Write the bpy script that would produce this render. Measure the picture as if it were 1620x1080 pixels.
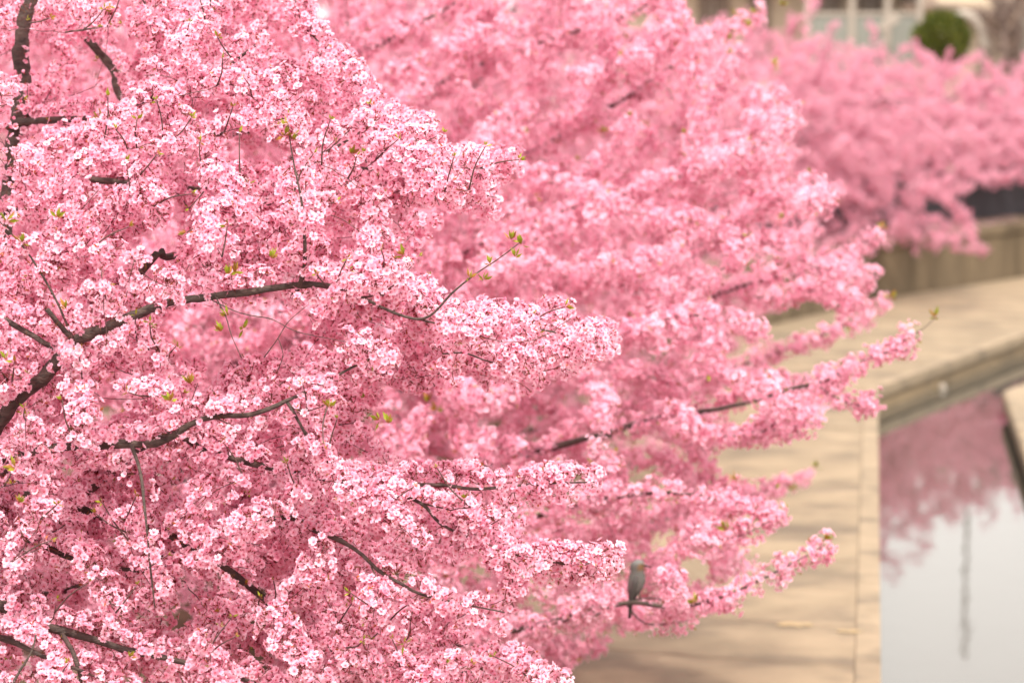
import bpy, bmesh, math
import numpy as np
from mathutils import Matrix, Vector

for o in list(bpy.data.objects):
    bpy.data.objects.remove(o, do_unlink=True)
scene = bpy.context.scene
C = scene.collection
rng = np.random.default_rng(7)

# ------------------------------------------------------------------ camera
FPX = 4500.0                      # focal length in photo pixels (1620 wide)
CAM = np.array([0.0, 0.0, 4.2])   # standing on a bridge, 4.2 m above the walkway
yaw = math.atan((1380 - 810) / FPX)
pitch = math.atan((540 - 60) / FPX)
cam_data = bpy.data.cameras.new('camera')
cam = bpy.data.objects.new('camera', cam_data)
C.objects.link(cam)
cam.location = CAM
cam.rotation_euler = (math.pi / 2 - pitch, 0, yaw)
cam_data.sensor_width = 36
cam_data.lens = FPX / 1620 * 36
cam_data.clip_start = 0.1
cam_data.clip_end = 3000
cam_data.dof.use_dof = True
cam_data.dof.focus_distance = 10.75
cam_data.dof.aperture_fstop = 2.05
cam_data.dof.aperture_blades = 0
scene.camera = cam
ROT = np.array(cam.rotation_euler.to_matrix())

# ------------------------------------------------------------------ sky and sun
SUN_EL, SUN_AZ = math.radians(58), math.radians(160)     # high, behind the camera to the right
world = bpy.data.worlds.new('World')
scene.world = world
world.use_nodes = True
wn, wl = world.node_tree.nodes, world.node_tree.links
wn.clear()
sky = wn.new('ShaderNodeTexSky')
sky.sky_type = 'NISHITA'
sky.sun_disc = False
sky.sun_elevation = SUN_EL
sky.sun_rotation = SUN_AZ
sky.dust_density = 4.0
cloud = wn.new('ShaderNodeMixRGB')
cloud.inputs['Fac'].default_value = 0.9
cloud.inputs['Color2'].default_value = (11.3, 10.8, 10.2, 1)     # even bright cloud cover
bg = wn.new('ShaderNodeBackground')
bg.inputs['Strength'].default_value = 0.1
wo = wn.new('ShaderNodeOutputWorld')
wl.new(sky.outputs[0], cloud.inputs['Color1'])
wl.new(cloud.outputs[0], bg.inputs['Color'])
wl.new(bg.outputs[0], wo.inputs['Surface'])

sun_data = bpy.data.lights.new('sun', 'SUN')
sun_data.energy = 2.6
sun_data.angle = math.radians(10)
sun_data.color = (1.0, 0.93, 0.83)
sun = bpy.data.objects.new('sun', sun_data)
C.objects.link(sun)
sdir = Vector((math.sin(SUN_AZ) * math.cos(SUN_EL), math.cos(SUN_AZ) * math.cos(SUN_EL), math.sin(SUN_EL)))
sun.rotation_euler = sdir.to_track_quat('Z', 'Y').to_euler()

scene.view_settings.view_transform = 'Standard'
scene.view_settings.look = 'None'
scene.view_settings.gamma = 1
scene.view_settings.use_curve_mapping = False
scene.view_settings.exposure = 1.0
scene.render.engine = 'CYCLES'
scene.cycles.use_denoising = True
scene.cycles.max_bounces = 10
scene.cycles.diffuse_bounces = 6
scene.cycles.transmission_bounces = 6

# ------------------------------------------------------------------ helpers
def at(px, py, d):
    """point at depth d (metres along the view axis) under a photo pixel"""
    return CAM + ROT @ np.array([(px - 810) / FPX * d, -(py - 540) / FPX * d, -d])

def project(p):
    q = (np.atleast_2d(p) - CAM) @ ROT
    d = -q[:, 2]
    return 810 + FPX * q[:, 0] / d, 540 - FPX * q[:, 1] / d, d

def norm(v):
    v = np.asarray(v, float)
    return v / np.maximum(np.linalg.norm(v, axis=-1, keepdims=True), 1e-9)

def mesh_from(name, V, T, col=None):
    """triangle mesh from arrays, with an optional per-vertex colour"""
    me = bpy.data.meshes.new(name)
    V = np.ascontiguousarray(V, np.float32)
    T = np.ascontiguousarray(T, np.int32)
    me.vertices.add(len(V)); me.vertices.foreach_set('co', V.ravel())
    me.loops.add(T.size); me.loops.foreach_set('vertex_index', T.ravel())
    me.polygons.add(len(T)); me.polygons.foreach_set('loop_start', np.arange(0, T.size, 3, dtype=np.int32))
    if col is not None:
        a = me.attributes.new('tint', 'FLOAT_COLOR', 'POINT')
        c = np.ones((len(V), 4), np.float32); c[:, :3] = col
        a.data.foreach_set('color', c.ravel())
    me.update(calc_edges=True)
    return me

def link(name, me, mat=None, parent=None, kind=None):
    o = bpy.data.objects.new(name, me)
    C.objects.link(o)
    if mat is not None and me is not None and not me.materials:
        me.materials.append(mat)
    if parent is not None:
        o.parent = parent
    if kind:
        o['kind'] = kind
    return o

def tag(o, label, cat, group=None):
    o['label'] = label; o['category'] = cat
    if group:
        o['group'] = group
    return o

def empty(name, loc, label, cat, group=None):
    o = bpy.data.objects.new(name, None)
    o.empty_display_size = 0.2
    C.objects.link(o)
    o.location = loc
    bpy.context.view_layer.update()
    return tag(o, label, cat, group)

def keep(o, parent):
    """parent o (built in world coordinates) to a thing without moving it"""
    o.parent = parent
    o.matrix_parent_inverse = parent.matrix_world.inverted()
    return o

def quads_to_tris(F):
    T = []
    for f in F:
        for k in range(1, len(f) - 1):
            T.append((f[0], f[k], f[k + 1]))
    return np.array(T, np.int32)

def poly_mesh(name, V, F):
    me = bpy.data.meshes.new(name)
    me.from_pydata([tuple(map(float, v)) for v in V], [], F)
    me.update()
    return me

def prism(name, base, z0, z1, bevel=0.0):
    """upright prism over a counter-clockwise outline"""
    bm = bmesh.new()
    lo = [bm.verts.new((x, y, z0)) for x, y in base]
    hi = [bm.verts.new((x, y, z1)) for x, y in base]
    bm.faces.new(hi); bm.faces.new(lo[::-1])
    n = len(base)
    for i in range(n):
        j = (i + 1) % n
        bm.faces.new((lo[i], lo[j], hi[j], hi[i]))
    bmesh.ops.recalc_face_normals(bm, faces=bm.faces)
    if bevel:
        bmesh.ops.bevel(bm, geom=list(bm.edges), offset=bevel, segments=1, affect='EDGES')
    me = bpy.data.meshes.new(name); bm.to_mesh(me); bm.free()
    return me

def box(name, lo, hi, bevel=0.0):
    return prism(name, [(lo[0], lo[1]), (hi[0], lo[1]), (hi[0], hi[1]), (lo[0], hi[1])], lo[2], hi[2], bevel)

def tube_arrays(P, R, sides=6, cap=True):
    P = np.asarray(P, float); R = np.asarray(R, float)
    n = len(P)
    t = np.gradient(P, axis=0); t = norm(t)
    ref = np.array([0.0, 0.0, 1.0])
    if abs(t[0] @ ref) > 0.9:
        ref = np.array([1.0, 0.0, 0.0])
    V = []
    u = norm(np.cross(t[0], ref))
    for i in range(n):
        u = norm(u - t[i] * (u @ t[i])); w = np.cross(t[i], u)
        a = np.arange(sides) / sides * 2 * math.pi
        V.append(P[i] + R[i] * (np.cos(a)[:, None] * u + np.sin(a)[:, None] * w))
    V = np.concatenate(V)
    i = np.arange(n - 1)[:, None] * sides; k = np.arange(sides)[None, :]; k2 = (k + 1) % sides
    a, b, c, d = (i + k).ravel(), (i + k2).ravel(), (i + sides + k2).ravel(), (i + sides + k).ravel()
    T = np.concatenate([np.stack([a, b, c], 1), np.stack([a, c, d], 1)])
    if cap:
        V = np.concatenate([V, P[-1:] + t[-1] * R[-1], P[:1]])
        m = n * sides
        e = np.array([[(n - 1) * sides + q, (n - 1) * sides + (q + 1) % sides, m] for q in range(sides)] +
                     [[(q + 1) % sides, q, m + 1] for q in range(sides)])
        T = np.concatenate([T, e])
    return V, T

def join_arrays(parts):
    Vs, Ts, off = [], [], 0
    for V, T in parts:
        Vs.append(V); Ts.append(T + off); off += len(V)
    return np.concatenate(Vs), np.concatenate(Ts)

def resample(P, R, step):
    """smooth Catmull-Rom path through P"""
    P = np.asarray(P, float); R = np.asarray(R, float)
    Q = np.concatenate([2 * P[:1] - P[1:2], P, 2 * P[-1:] - P[-2:-1]])
    out, rad = [], []
    for i in range(1, len(Q) - 2):
        L = np.linalg.norm(Q[i + 1] - Q[i]); m = max(1, int(round(L / step)))
        for s in np.arange(m) / m:
            a, b, c, d = Q[i - 1], Q[i], Q[i + 1], Q[i + 2]
            out.append(0.5 * (2 * b + (c - a) * s + (2 * a - 5 * b + 4 * c - d) * s * s + (3 * b - a - 3 * c + d) * s ** 3))
            rad.append(R[i - 1] * (1 - s) + R[i] * s)
    out.append(P[-1]); rad.append(R[-1])
    return np.array(out), np.array(rad)

# ------------------------------------------------------------------ materials
def material(name):
    m = bpy.data.materials.new(name); m.use_nodes = True
    return m, m.node_tree.nodes, m.node_tree.links, m.node_tree.nodes['Principled BSDF']

def vary(m, lo, hi):
    n, l = m.node_tree.nodes, m.node_tree.links; b = n['Principled BSDF']
    src = b.inputs['Base Color'].links[0].from_socket
    oi = n.new('ShaderNodeObjectInfo'); mr = n.new('ShaderNodeMapRange'); mr.inputs['To Min'].default_value = lo; mr.inputs['To Max'].default_value = hi
    mx = n.new('ShaderNodeMixRGB'); mx.blend_type = 'MULTIPLY'; mx.inputs['Fac'].default_value = 1
    l.new(oi.outputs['Random'], mr.inputs['Value']); l.new(src, mx.inputs['Color1']); l.new(mr.outputs[0], mx.inputs['Color2']); l.new(mx.outputs[0], b.inputs['Base Color'])
    return m

def surface(name, c1, c2, scale=3.0, rough=0.85, bump=0.2, bscale=40.0, stretch=(1, 1, 1), detail=6, stain=None, stain_scale=0.6, stain_stretch=(1, 1, 1)):
    m, n, l, b = material(name)
    tc = n.new('ShaderNodeTexCoord'); mp = n.new('ShaderNodeMapping'); mp.inputs['Scale'].default_value = stretch
    l.new(tc.outputs['Object'], mp.inputs['Vector'])
    nz = n.new('ShaderNodeTexNoise'); nz.inputs['Scale'].default_value = scale; nz.inputs['Detail'].default_value = detail
    nz.inputs['Roughness'].default_value = 0.65
    l.new(mp.outputs[0], nz.inputs['Vector'])
    cr = n.new('ShaderNodeValToRGB')
    cr.color_ramp.elements[0].position = 0.32; cr.color_ramp.elements[1].position = 0.68
    cr.color_ramp.elements[0].color = (*c1, 1); cr.color_ramp.elements[1].color = (*c2, 1)
    l.new(nz.outputs['Fac'], cr.inputs['Fac'])
    out = cr.outputs[0]
    if stain is not None:
        mp2 = n.new('ShaderNodeMapping'); mp2.inputs['Scale'].default_value = stain_stretch
        l.new(tc.outputs['Object'], mp2.inputs['Vector'])
        n2 = n.new('ShaderNodeTexNoise'); n2.inputs['Scale'].default_value = stain_scale; n2.inputs['Detail'].default_value = 5
        l.new(mp2.outputs[0], n2.inputs['Vector'])
        r2 = n.new('ShaderNodeValToRGB'); r2.color_ramp.elements[0].position = 0.5; r2.color_ramp.elements[1].position = 0.68
        l.new(n2.outputs['Fac'], r2.inputs['Fac'])
        mx = n.new('ShaderNodeMixRGB'); mx.inputs['Color2'].default_value = (*stain, 1)
        l.new(r2.outputs[0], mx.inputs['Fac']); l.new(out, mx.inputs['Color1'])
        out = mx.outputs[0]
    l.new(out, b.inputs['Base Color'])
    b.inputs['Roughness'].default_value = rough
    if bump:
        n3 = n.new('ShaderNodeTexNoise'); n3.inputs['Scale'].default_value = bscale; n3.inputs['Detail'].default_value = 4
        l.new(mp.outputs[0], n3.inputs['Vector'])
        bp = n.new('ShaderNodeBump'); bp.inputs['Strength'].default_value = bump; bp.inputs['Distance'].default_value = 0.02
        l.new(n3.outputs['Fac'], bp.inputs['Height']); l.new(bp.outputs[0], b.inputs['Normal'])
    return m

def plant_material(name, translucent=0.4, rough=0.6):
    """thin petals and leaves: colour from the mesh, light passes through"""
    m, n, l, b = material(name)
    at_ = n.new('ShaderNodeAttribute'); at_.attribute_name = 'tint'
    tr = n.new('ShaderNodeBsdfTranslucent'); mx = n.new('ShaderNodeMixShader'); mx.inputs[0].default_value = translucent
    l.new(at_.outputs['Color'], b.inputs['Base Color']); l.new(at_.outputs['Color'], tr.inputs['Color'])
    b.inputs['Roughness'].default_value = rough
    b.inputs['Specular IOR Level'].default_value = 0.25
    l.new(b.outputs[0], mx.inputs[1]); l.new(tr.outputs[0], mx.inputs[2])
    l.new(mx.outputs[0], n['Material Output'].inputs['Surface'])
    return m

M_PETAL = plant_material('blossom_petal', 0.40)
M_LEAF = plant_material('young_leaf', 0.35, 0.45)
M_BARK = surface('cherry_bark', (0.03, 0.019, 0.017), (0.115, 0.08, 0.066), 18, 0.75, 0.6, 60, (1, 1, 3))
M_TWIG = surface('cherry_twig', (0.05, 0.022, 0.022), (0.12, 0.065, 0.055), 30, 0.65, 0.3, 90)
M_PAVE = vary(surface('sandy_concrete', (0.20, 0.15, 0.094), (0.30, 0.226, 0.146), 1.6, 0.85, 0.3, 45, stain=(0.135, 0.10, 0.068), stain_scale=1.3, stain_stretch=(0.8, 1, 1)), 0.9, 1.05)
M_COPE = vary(surface('coping_concrete', (0.225, 0.17, 0.11), (0.30, 0.228, 0.15), 3, 0.85, 0.25, 50, stain=(0.15, 0.115, 0.078), stain_scale=2.0), 0.92, 1.05)
M_FACE = vary(surface('weathered_beam', (0.20, 0.142, 0.08), (0.28, 0.203, 0.118), 3, 0.85, 0.2, 40, (1, 1, 4), stain=(0.11, 0.08, 0.05), stain_scale=0.9), 0.85, 1.1)
M_DARK = surface('shade_dark_wall', (0.03, 0.022, 0.014), (0.06, 0.045, 0.028), 3, 0.6, 0.2, 30)  # dark base carries the shade of the canal side; also behind panel joints
M_WALL = surface('retaining_wall', (0.095, 0.066, 0.036), (0.16, 0.115, 0.066), 2.5, 0.9, 0.3, 40, (2.5, 2.5, 0.5), stain=(0.06, 0.04, 0.018), stain_scale=1.1, stain_stretch=(2, 2, 0.35))
M_SOIL = surface('bank_soil', (0.10, 0.07, 0.04), (0.17, 0.13, 0.07), 1.5, 0.95, 0.3, 20, stain=(0.5, 0.3, 0.34), stain_scale=6)
M_GROUND = surface('far_ground', (0.12, 0.10, 0.07), (0.20, 0.17, 0.12), 0.3, 0.95, 0)
M_FENCE = surface('near_black_board', (0.010, 0.008, 0.012), (0.022, 0.017, 0.024), 6, 0.7, 0.2, 40, (4, 4, 0.6))  # near-black boards fill the dark band above the wall
M_HOUSE = surface('cream_render', (0.56, 0.46, 0.34), (0.63, 0.53, 0.40), 1.2, 0.9, 0.1, 60)
M_TRIM = surface('white_trim', (0.31, 0.27, 0.225), (0.37, 0.32, 0.27), 2, 0.6, 0)
M_ROOF = surface('brown_roof', (0.15, 0.10, 0.075), (0.23, 0.165, 0.12), 3, 0.8, 0.2, 30)
M_ROOF2 = surface('brown_siding', (0.20, 0.14, 0.105), (0.27, 0.195, 0.15), 2, 0.85, 0.1, 30)
M_INNER = surface('window_shade', (0.16, 0.12, 0.09), (0.26, 0.19, 0.13), 1.0, 0.4, 0)
M_POLE = surface('pole_concrete', (0.10, 0.10, 0.10), (0.16, 0.155, 0.15), 4, 0.8, 0)
M_PAINT = surface('worn_yellow_paint', (0.38, 0.265, 0.12), (0.29, 0.215, 0.13), 9, 0.75, 0)
M_GREYT = surface('grey_twig', (0.16, 0.115, 0.095), (0.24, 0.18, 0.15), 10, 0.85, 0)

def glass_mat():
    m, n, l, b = material('pale_green_glass')
    b.inputs['Base Color'].default_value = (0.21, 0.22, 0.19, 1)
    b.inputs['Roughness'].default_value = 0.25
    return m
M_GLASS = glass_mat()

def water_mat():
    m, n, l, b = material('canal_water')
    b.inputs['Base Color'].default_value = (0.07, 0.062, 0.05, 1)
    b.inputs['Roughness'].default_value = 0.035
    b.inputs['IOR'].default_value = 1.33
    b.inputs['Specular IOR Level'].default_value = 0.5
    tc = n.new('ShaderNodeTexCoord'); mp = n.new('ShaderNodeMapping'); mp.inputs['Scale'].default_value = (1.0, 0.55, 1)
    nz = n.new('ShaderNodeTexNoise'); nz.inputs['Scale'].default_value = 2.2; nz.inputs['Detail'].default_value = 3
    bp = n.new('ShaderNodeBump'); bp.inputs['Strength'].default_value = 0.035; bp.inputs['Distance'].default_value = 0.05
    l.new(tc.outputs['Object'], mp.inputs['Vector']); l.new(mp.outputs[0], nz.inputs['Vector'])
    l.new(nz.outputs['Fac'], bp.inputs['Height']); l.new(bp.outputs[0], b.inputs['Normal'])
    return m
M_WATER = water_mat()

# ------------------------------------------------------------------ the setting: banks, walkway, canal
WATER_Z, BANK_Z, SLAB = -0.30, 0.92, 0.38
EDGE = [(0.10, -6), (0.10, 34.4), (2.2, 41), (6.4, 51), (15, 66), (60, 125), (160, 235)]
WALL = [(-3.6, -6), (-3.6, 35.6), (0.0, 46), (2.7, 51), (9.5, 62), (52, 122), (150, 240)]
RIGHT = [(1.50, -6), (1.56, 34.3), (3.5, 40), (7.8, 50), (16.5, 65), (61.5, 124), (161.5, 234)]

def offset(line, d):
    """move a polyline sideways (to its right for d > 0)"""
    L = np.array(line, float); out = []
    for i in range(len(L)):
        a = L[max(i - 1, 0)]; b = L[i]; c = L[min(i + 1, len(L) - 1)]
        t1 = norm(b - a) if i > 0 else norm(c - b); t2 = norm(c - b) if i < len(L) - 1 else t1
        n1 = np.array([t1[1], -t1[0]]); n2 = np.array([t2[1], -t2[0]])
        nn = norm(n1 + n2); out.append(tuple(b + nn * d / max(nn @ n1, 0.4)))
    return out

def strip(name, left, right, z0, z1, mat, kind='structure'):
    V, F = [], []
    n = len(left)
    for z in (z0, z1):
        for l_, r_ in zip(left, right):
            V += [(l_[0], l_[1], z), (r_[0], r_[1], z)]
    m = 2 * n
    for i in range(n - 1):
        a = 2 * i
        F += [(m + a, m + a + 1, m + a + 3, m + a + 2), (a, a + 2, a + 3, a + 1),
              (a, m + a, m + a + 2, a + 2), (a + 1, a + 3, m + a + 3, m + a + 1)]
    F += [(0, 1, m + 1, m), (m - 2, 2 * m - 2, 2 * m - 1, m - 1)]
    return link(name, poly_mesh(name, V, F), mat, kind=kind)

g = link('ground', poly_mesh('ground', [(-1500, -300, -1.6), (1500, -300, -1.6), (1500, 2500, -1.6), (-1500, 2500, -1.6)], [(0, 1, 2, 3)]), M_GROUND, kind='structure')
water = strip('water', offset(EDGE, -0.9), offset(RIGHT, 0.9), WATER_Z - 0.6, WATER_Z, M_WATER)
far_left = [(-700, y) for (x, y) in WALL[:-1]] + [(-700, 900)]
bank = strip('ground_bank', far_left, offset(WALL, -0.30), -1.5, BANK_Z, M_SOIL)
far_right = [(700, y) for (x, y) in RIGHT[:-1]] + [(700, 700)]
rb = strip('right_bank', offset(RIGHT, 0.45), far_right, -1.5, -0.012, M_PAVE)
under = strip('walkway', offset(WALL, -0.15), offset(EDGE, -0.5), -1.5, -0.012, M_FACE)

def along(line, s0, s1):
    """points at arc lengths s0, s1 with every corner in between"""
    L = np.array(line, float); seg = np.linalg.norm(np.diff(L, axis=0), axis=1); cum = np.concatenate([[0], np.cumsum(seg)])
    f = lambda s: np.array([np.interp(s, cum, L[:, 0]), np.interp(s, cum, L[:, 1])])
    return [f(s0)] + [L[i] for i in range(len(L)) if s0 + 0.05 < cum[i] < s1 - 0.05] + [f(s1)]

def piece(name, inner, outer, z0, z1, mat, parent, s0, s1, bev=0.006):
    li, lo = np.array(inner), np.array(outer)
    ci = np.concatenate([[0], np.cumsum(np.linalg.norm(np.diff(li, axis=0), axis=1))])
    co = np.concatenate([[0], np.cumsum(np.linalg.norm(np.diff(lo, axis=0), axis=1))])
    cc = np.linspace(0, 1, len(li))
    key = np.concatenate([[0], np.cumsum(np.linalg.norm(np.diff(np.array(EDGE if parent is not right_parent else RIGHT), axis=0), axis=1))])
    def pt(L, s):
        return (np.interp(s, key, L[:, 0]), np.interp(s, key, L[:, 1]))
    mids = [k for k in key if s0 + 0.03 < k < s1 - 0.03]
    ss = [s0] + mids + [s1]
    base = [pt(lo, s) for s in ss] + [pt(li, s) for s in ss[::-1]]
    return link(name, prism(name, base, z0, z1, bev), mat, parent)

right_parent = rb
# paving slabs across the walkway and a two-course edge beam along the canal
key_total = 12 + 28.4 + 40
s = 8.0
inner_pave = offset(WALL, 0.0); outer_pave = offset(EDGE, -0.1775)
inner_pave[0] = (-3.6, -6)
while s < 62:
    L_ = 1.3 if s < 44 else 2.4
    piece('paving_slab', inner_pave, outer_pave, -0.011, 0.0 + rng.uniform(-0.003, 0.003), M_PAVE, under, s + 0.006, s + L_ - 0.006, 0.003)
    s += L_
s = 8.0
k = 0
while s < 66:
    L_ = 2.85
    dz = rng.uniform(-0.004, 0.004)
    piece('coping_stone', offset(EDGE, -0.175), offset(EDGE, 0.0), -0.135, 0.003 + dz * 0.5, M_COPE, under, s + 0.006, s + L_ - 0.006, 0.006)
    piece('edge_beam', offset(EDGE, -0.45), offset(EDGE, -0.03 + rng.uniform(-0.006, 0.006)), -SLAB, -0.15, M_FACE, under, s + 0.85, s + L_ + 0.83, 0.012)
    s += L_
# right bank: rounded coping stones on a wall with its shade put into the colour
s = 8.0
while s < 60:
    L_ = 2.2
    piece('coping_stone', offset(RIGHT, 0.02), offset(RIGHT, 0.46), -0.20, 0.0 + rng.uniform(-0.004, 0.004), M_COPE, rb, s + 0.012, s + L_ - 0.012, 0.03)
    s += L_
keep(strip('canal_wall', offset(RIGHT, 0.08), offset(RIGHT, 0.44), -1.5, -0.205, M_DARK, None), rb)

# worn paint marks on the slabs
for px, py, lx, ly, rz in ((1258, 988, 0.13, 0.018, 0.1), (1345, 999, 0.09, 0.014, -0.05), (1148, 957, 0.045, 0.014, 0.2)):
    D = FPX * 4.2 / (py - 60) * 1.0
    p = at(px, py, D); tt = (CAM[2]) / (CAM[2] - p[2]); p = CAM + (p - CAM) * tt
    ang = np.linspace(0, 2 * math.pi, 14, endpoint=False)
    rr = 1 + rng.uniform(-0.3, 0.3, 14)
    V = [(p[0] + lx * rr[i] * math.cos(a), p[1] + ly * 4 * rr[i] * math.sin(a), 0.007) for i, a in enumerate(ang)]
    link('paint_mark', poly_mesh('paint_mark', V, [tuple(range(14))]), M_PAINT, under)

# retaining wall of the upper bank: panels with recessed joints, capped
wall_core = empty('retaining_wall', (-3.6, 20, 0), 'weathered brown concrete retaining wall along the inner side of the walkway', 'wall')
core = strip('wall_core', offset(WALL, -0.298), offset(WALL, -0.06), -0.5, BANK_Z - 0.01, M_DARK, kind=None); keep(core, wall_core)
s, tot = 14.0, 75
keyW = np.concatenate([[0], np.cumsum(np.linalg.norm(np.diff(np.array(WALL), axis=0), axis=1))])
def wall_piece(name, o0, o1, z0, z1, s0, s1, mat, bev):
    a, b = np.array(offset(WALL, o0)), np.array(offset(WALL, o1))
    pt = lambda L, s: (np.interp(s, keyW, L[:, 0]), np.interp(s, keyW, L[:, 1]))
    ss = [s0] + [k for k in keyW if s0 + 0.03 < k < s1 - 0.03] + [s1]
    keep(link(name, prism(name, [pt(b, q) for q in ss] + [pt(a, q) for q in ss[::-1]], z0, z1, bev), mat), wall_core)
while s < tot:
    wall_piece('wall_panel', -0.06, 0.0 + rng.uniform(-0.01, 0.004), 0.005, BANK_Z - 0.14, s + 0.008, s + 2.992, M_WALL, 0.008)
    wall_piece('wall_cap', -0.30, 0.035, BANK_Z - 0.13, BANK_Z + 0.03 + rng.uniform(-0.004, 0.004), s + 0.006, s + 2.994, M_WALL, 0.012)
    s += 3.0

# small pale ball added for a glint on the water at the walkway edge
bm = bmesh.new(); bmesh.ops.create_uvsphere(bm, u_segments=16, v_segments=10, radius=0.05)
for v in bm.verts:
    if v.co.z > 0.03: v.co.x *= 0.6; v.co.y *= 0.6; v.co.z += 0.012
me = bpy.data.meshes.new('float'); bm.to_mesh(me); bm.free(); me.shade_smooth()
fl = link('float', me, M_TRIM); fl.location = (0.93, 36.75, WATER_Z + 0.02)
tag(fl, 'small pale ball standing in for a glint on the water against the walkway edge', 'float')

# ------------------------------------------------------------------ dark fence, house, evergreen, bare tree, pole
fence = empty('board_fence', (-0.5, 48, BANK_Z), 'near black board fence on the wall under the far cherry trees', 'fence')
FL = offset(WALL, -1.2)
keyF = np.concatenate([[0], np.cumsum(np.linalg.norm(np.diff(np.array(FL), axis=0), axis=1))])
fpt = lambda s, o=0.0: np.array([np.interp(s, keyF, np.array(offset(FL, o))[:, 0]), np.interp(s, keyF, np.array(offset(FL, o))[:, 1])])
s = 38.0
while s < 82:
    a, b = fpt(s + 0.006), fpt(s + 0.29)
    t = norm(b - a); nrm = np.array([t[1], -t[0]]) * 0.012
    h = 0.95 + rng.uniform(-0.02, 0.02)
    keep(link('board', prism('board', [tuple(a + nrm), tuple(b + nrm), tuple(b - nrm), tuple(a - nrm)], BANK_Z + 0.03, BANK_Z + h, 0.003), M_FENCE), fence)
    s += 0.3
s = 38.0
while s < 83:
    a = fpt(s, -0.06)
    keep(link('post', box('post', (a[0] - 0.04, a[1] - 0.04, BANK_Z - 0.3), (a[0] + 0.04, a[1] + 0.04, BANK_Z + 1.0), 0.004), M_FENCE), fence)
    s += 2.1

HD = 66.0
def hx(px): return (px - 1380) / FPX * HD
house = empty('house', (hx(1250), HD + 3, BANK_Z), 'cream rendered house with balcony and brown roof behind the blossoms', 'house')
def hpart(name, me, mat, parent=None):
    o = link(name, me, mat); keep(o, house)
    return o
def hbox(name, x0, x1, y0, y1, z0, z1, mat, bev=0.01):
    return hpart(name, box(name, (x0, y0, z0), (x1, y1, z1), bev), mat)
def hz(py): return 4.2 - (py - 60) / FPX * HD
hbox('wall', hx(960), hx(1420), HD + 1.2, HD + 7, BANK_Z, 6.3, M_HOUSE)
hbox('side_wing', hx(1421), hx(1580), HD + 0.6, HD + 6, BANK_Z, 5.0, M_HOUSE)
# upper windows set in the wall
for a, b in ((1282, 1328), (1352, 1392), (1100, 1150), (1180, 1215)):
    w = hbox('window', hx(a), hx(b), HD + 1.12, HD + 1.19, hz(120), hz(-12), M_INNER, 0.004)
    fr = link('frame', box('frame', (hx((a + b) / 2) - 0.03, HD + 1.06, hz(120)), (hx((a + b) / 2) + 0.03, HD + 1.115, hz(-12)), 0.004), M_TRIM); keep(fr, w)
# balcony with pale green panels between white posts
hbox('balcony_floor', hx(1272), hx(1452), HD, HD + 1.18, hz(150), hz(132), M_TRIM)
posts = (1276, 1345, 1400, 1450)
for a in posts:
    hbox('balcony_post', hx(a) - 0.07, hx(a) + 0.07, HD - 0.02, HD + 0.12, hz(132) + 0.002, hz(-30), M_TRIM)
for a, b in zip(posts[:-1], posts[1:]):
    hbox('balcony_panel', hx(a) + 0.08, hx(b) - 0.08, HD + 0.02, HD + 0.06, hz(125), hz(27), M_GLASS, 0.004)
    hbox('balcony_rail', hx(a) + 0.075, hx(b) - 0.075, HD - 0.01, HD + 0.09, hz(26), hz(20), M_TRIM, 0.006)
hbox('roof_fascia', hx(940), hx(1455), HD - 0.25, HD + 7.4, hz(-31), hz(-42), M_ROOF)
# low brown roof of the wing with a cream eave and an arched white porch
V = [(hx(1422), HD + 0.1, hz(8)), (hx(1600), HD + 0.1, hz(26)), (hx(1600), HD + 3.4, hz(-36)), (hx(1422), HD + 3.4, hz(-44)),
     (hx(1422), HD + 0.1, hz(17)), (hx(1600), HD + 0.1, hz(35)), (hx(1600), HD + 6.4, hz(35)), (hx(1422), HD + 6.4, hz(17))]
hpart('roof', poly_mesh('roof', V, [(0, 1, 2, 3), (4, 7, 6, 5), (0, 4, 5, 1), (1, 5, 6, 2), (3, 2, 6, 7), (0, 3, 7, 4)]), M_ROOF)
hbox('eave', hx(1475), hx(1556), HD - 0.1, HD + 0.08, hz(7), hz(-12), M_HOUSE)
arch = [np.array([hx(1478) + (hx(1548) - hx(1478)) * (0.5 - 0.5 * math.cos(a)), HD - 0.25, hz(75) + 0.75 * math.sin(a)]) for a in np.linspace(0, math.pi, 15)]
arch = [arch[0] - np.array([0, 0, 2.9])] + arch + [arch[-1] - np.array([0, 0, 2.9])]
V, T = tube_arrays(arch, [0.11] * len(arch), 8)
hpart('porch_arch', mesh_from('porch_arch', V, T), M_TRIM)
p0, p1 = at(1393, 46, 64.6), at(1420, 28, 64.6)
bm = bmesh.new()
me = box('awning', (-0.24, -0.03, -0.1), (0.24, 0.03, 0.1), 0.02)
o = link('hanging_cloth', me, M_TRIM); o.location = (p0 + p1) / 2; o.rotation_euler = (0, -0.55, 0)
bpy.context.view_layer.update()
tag(o, 'pale cloth hung aslant over the house balcony', 'cloth')

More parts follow.
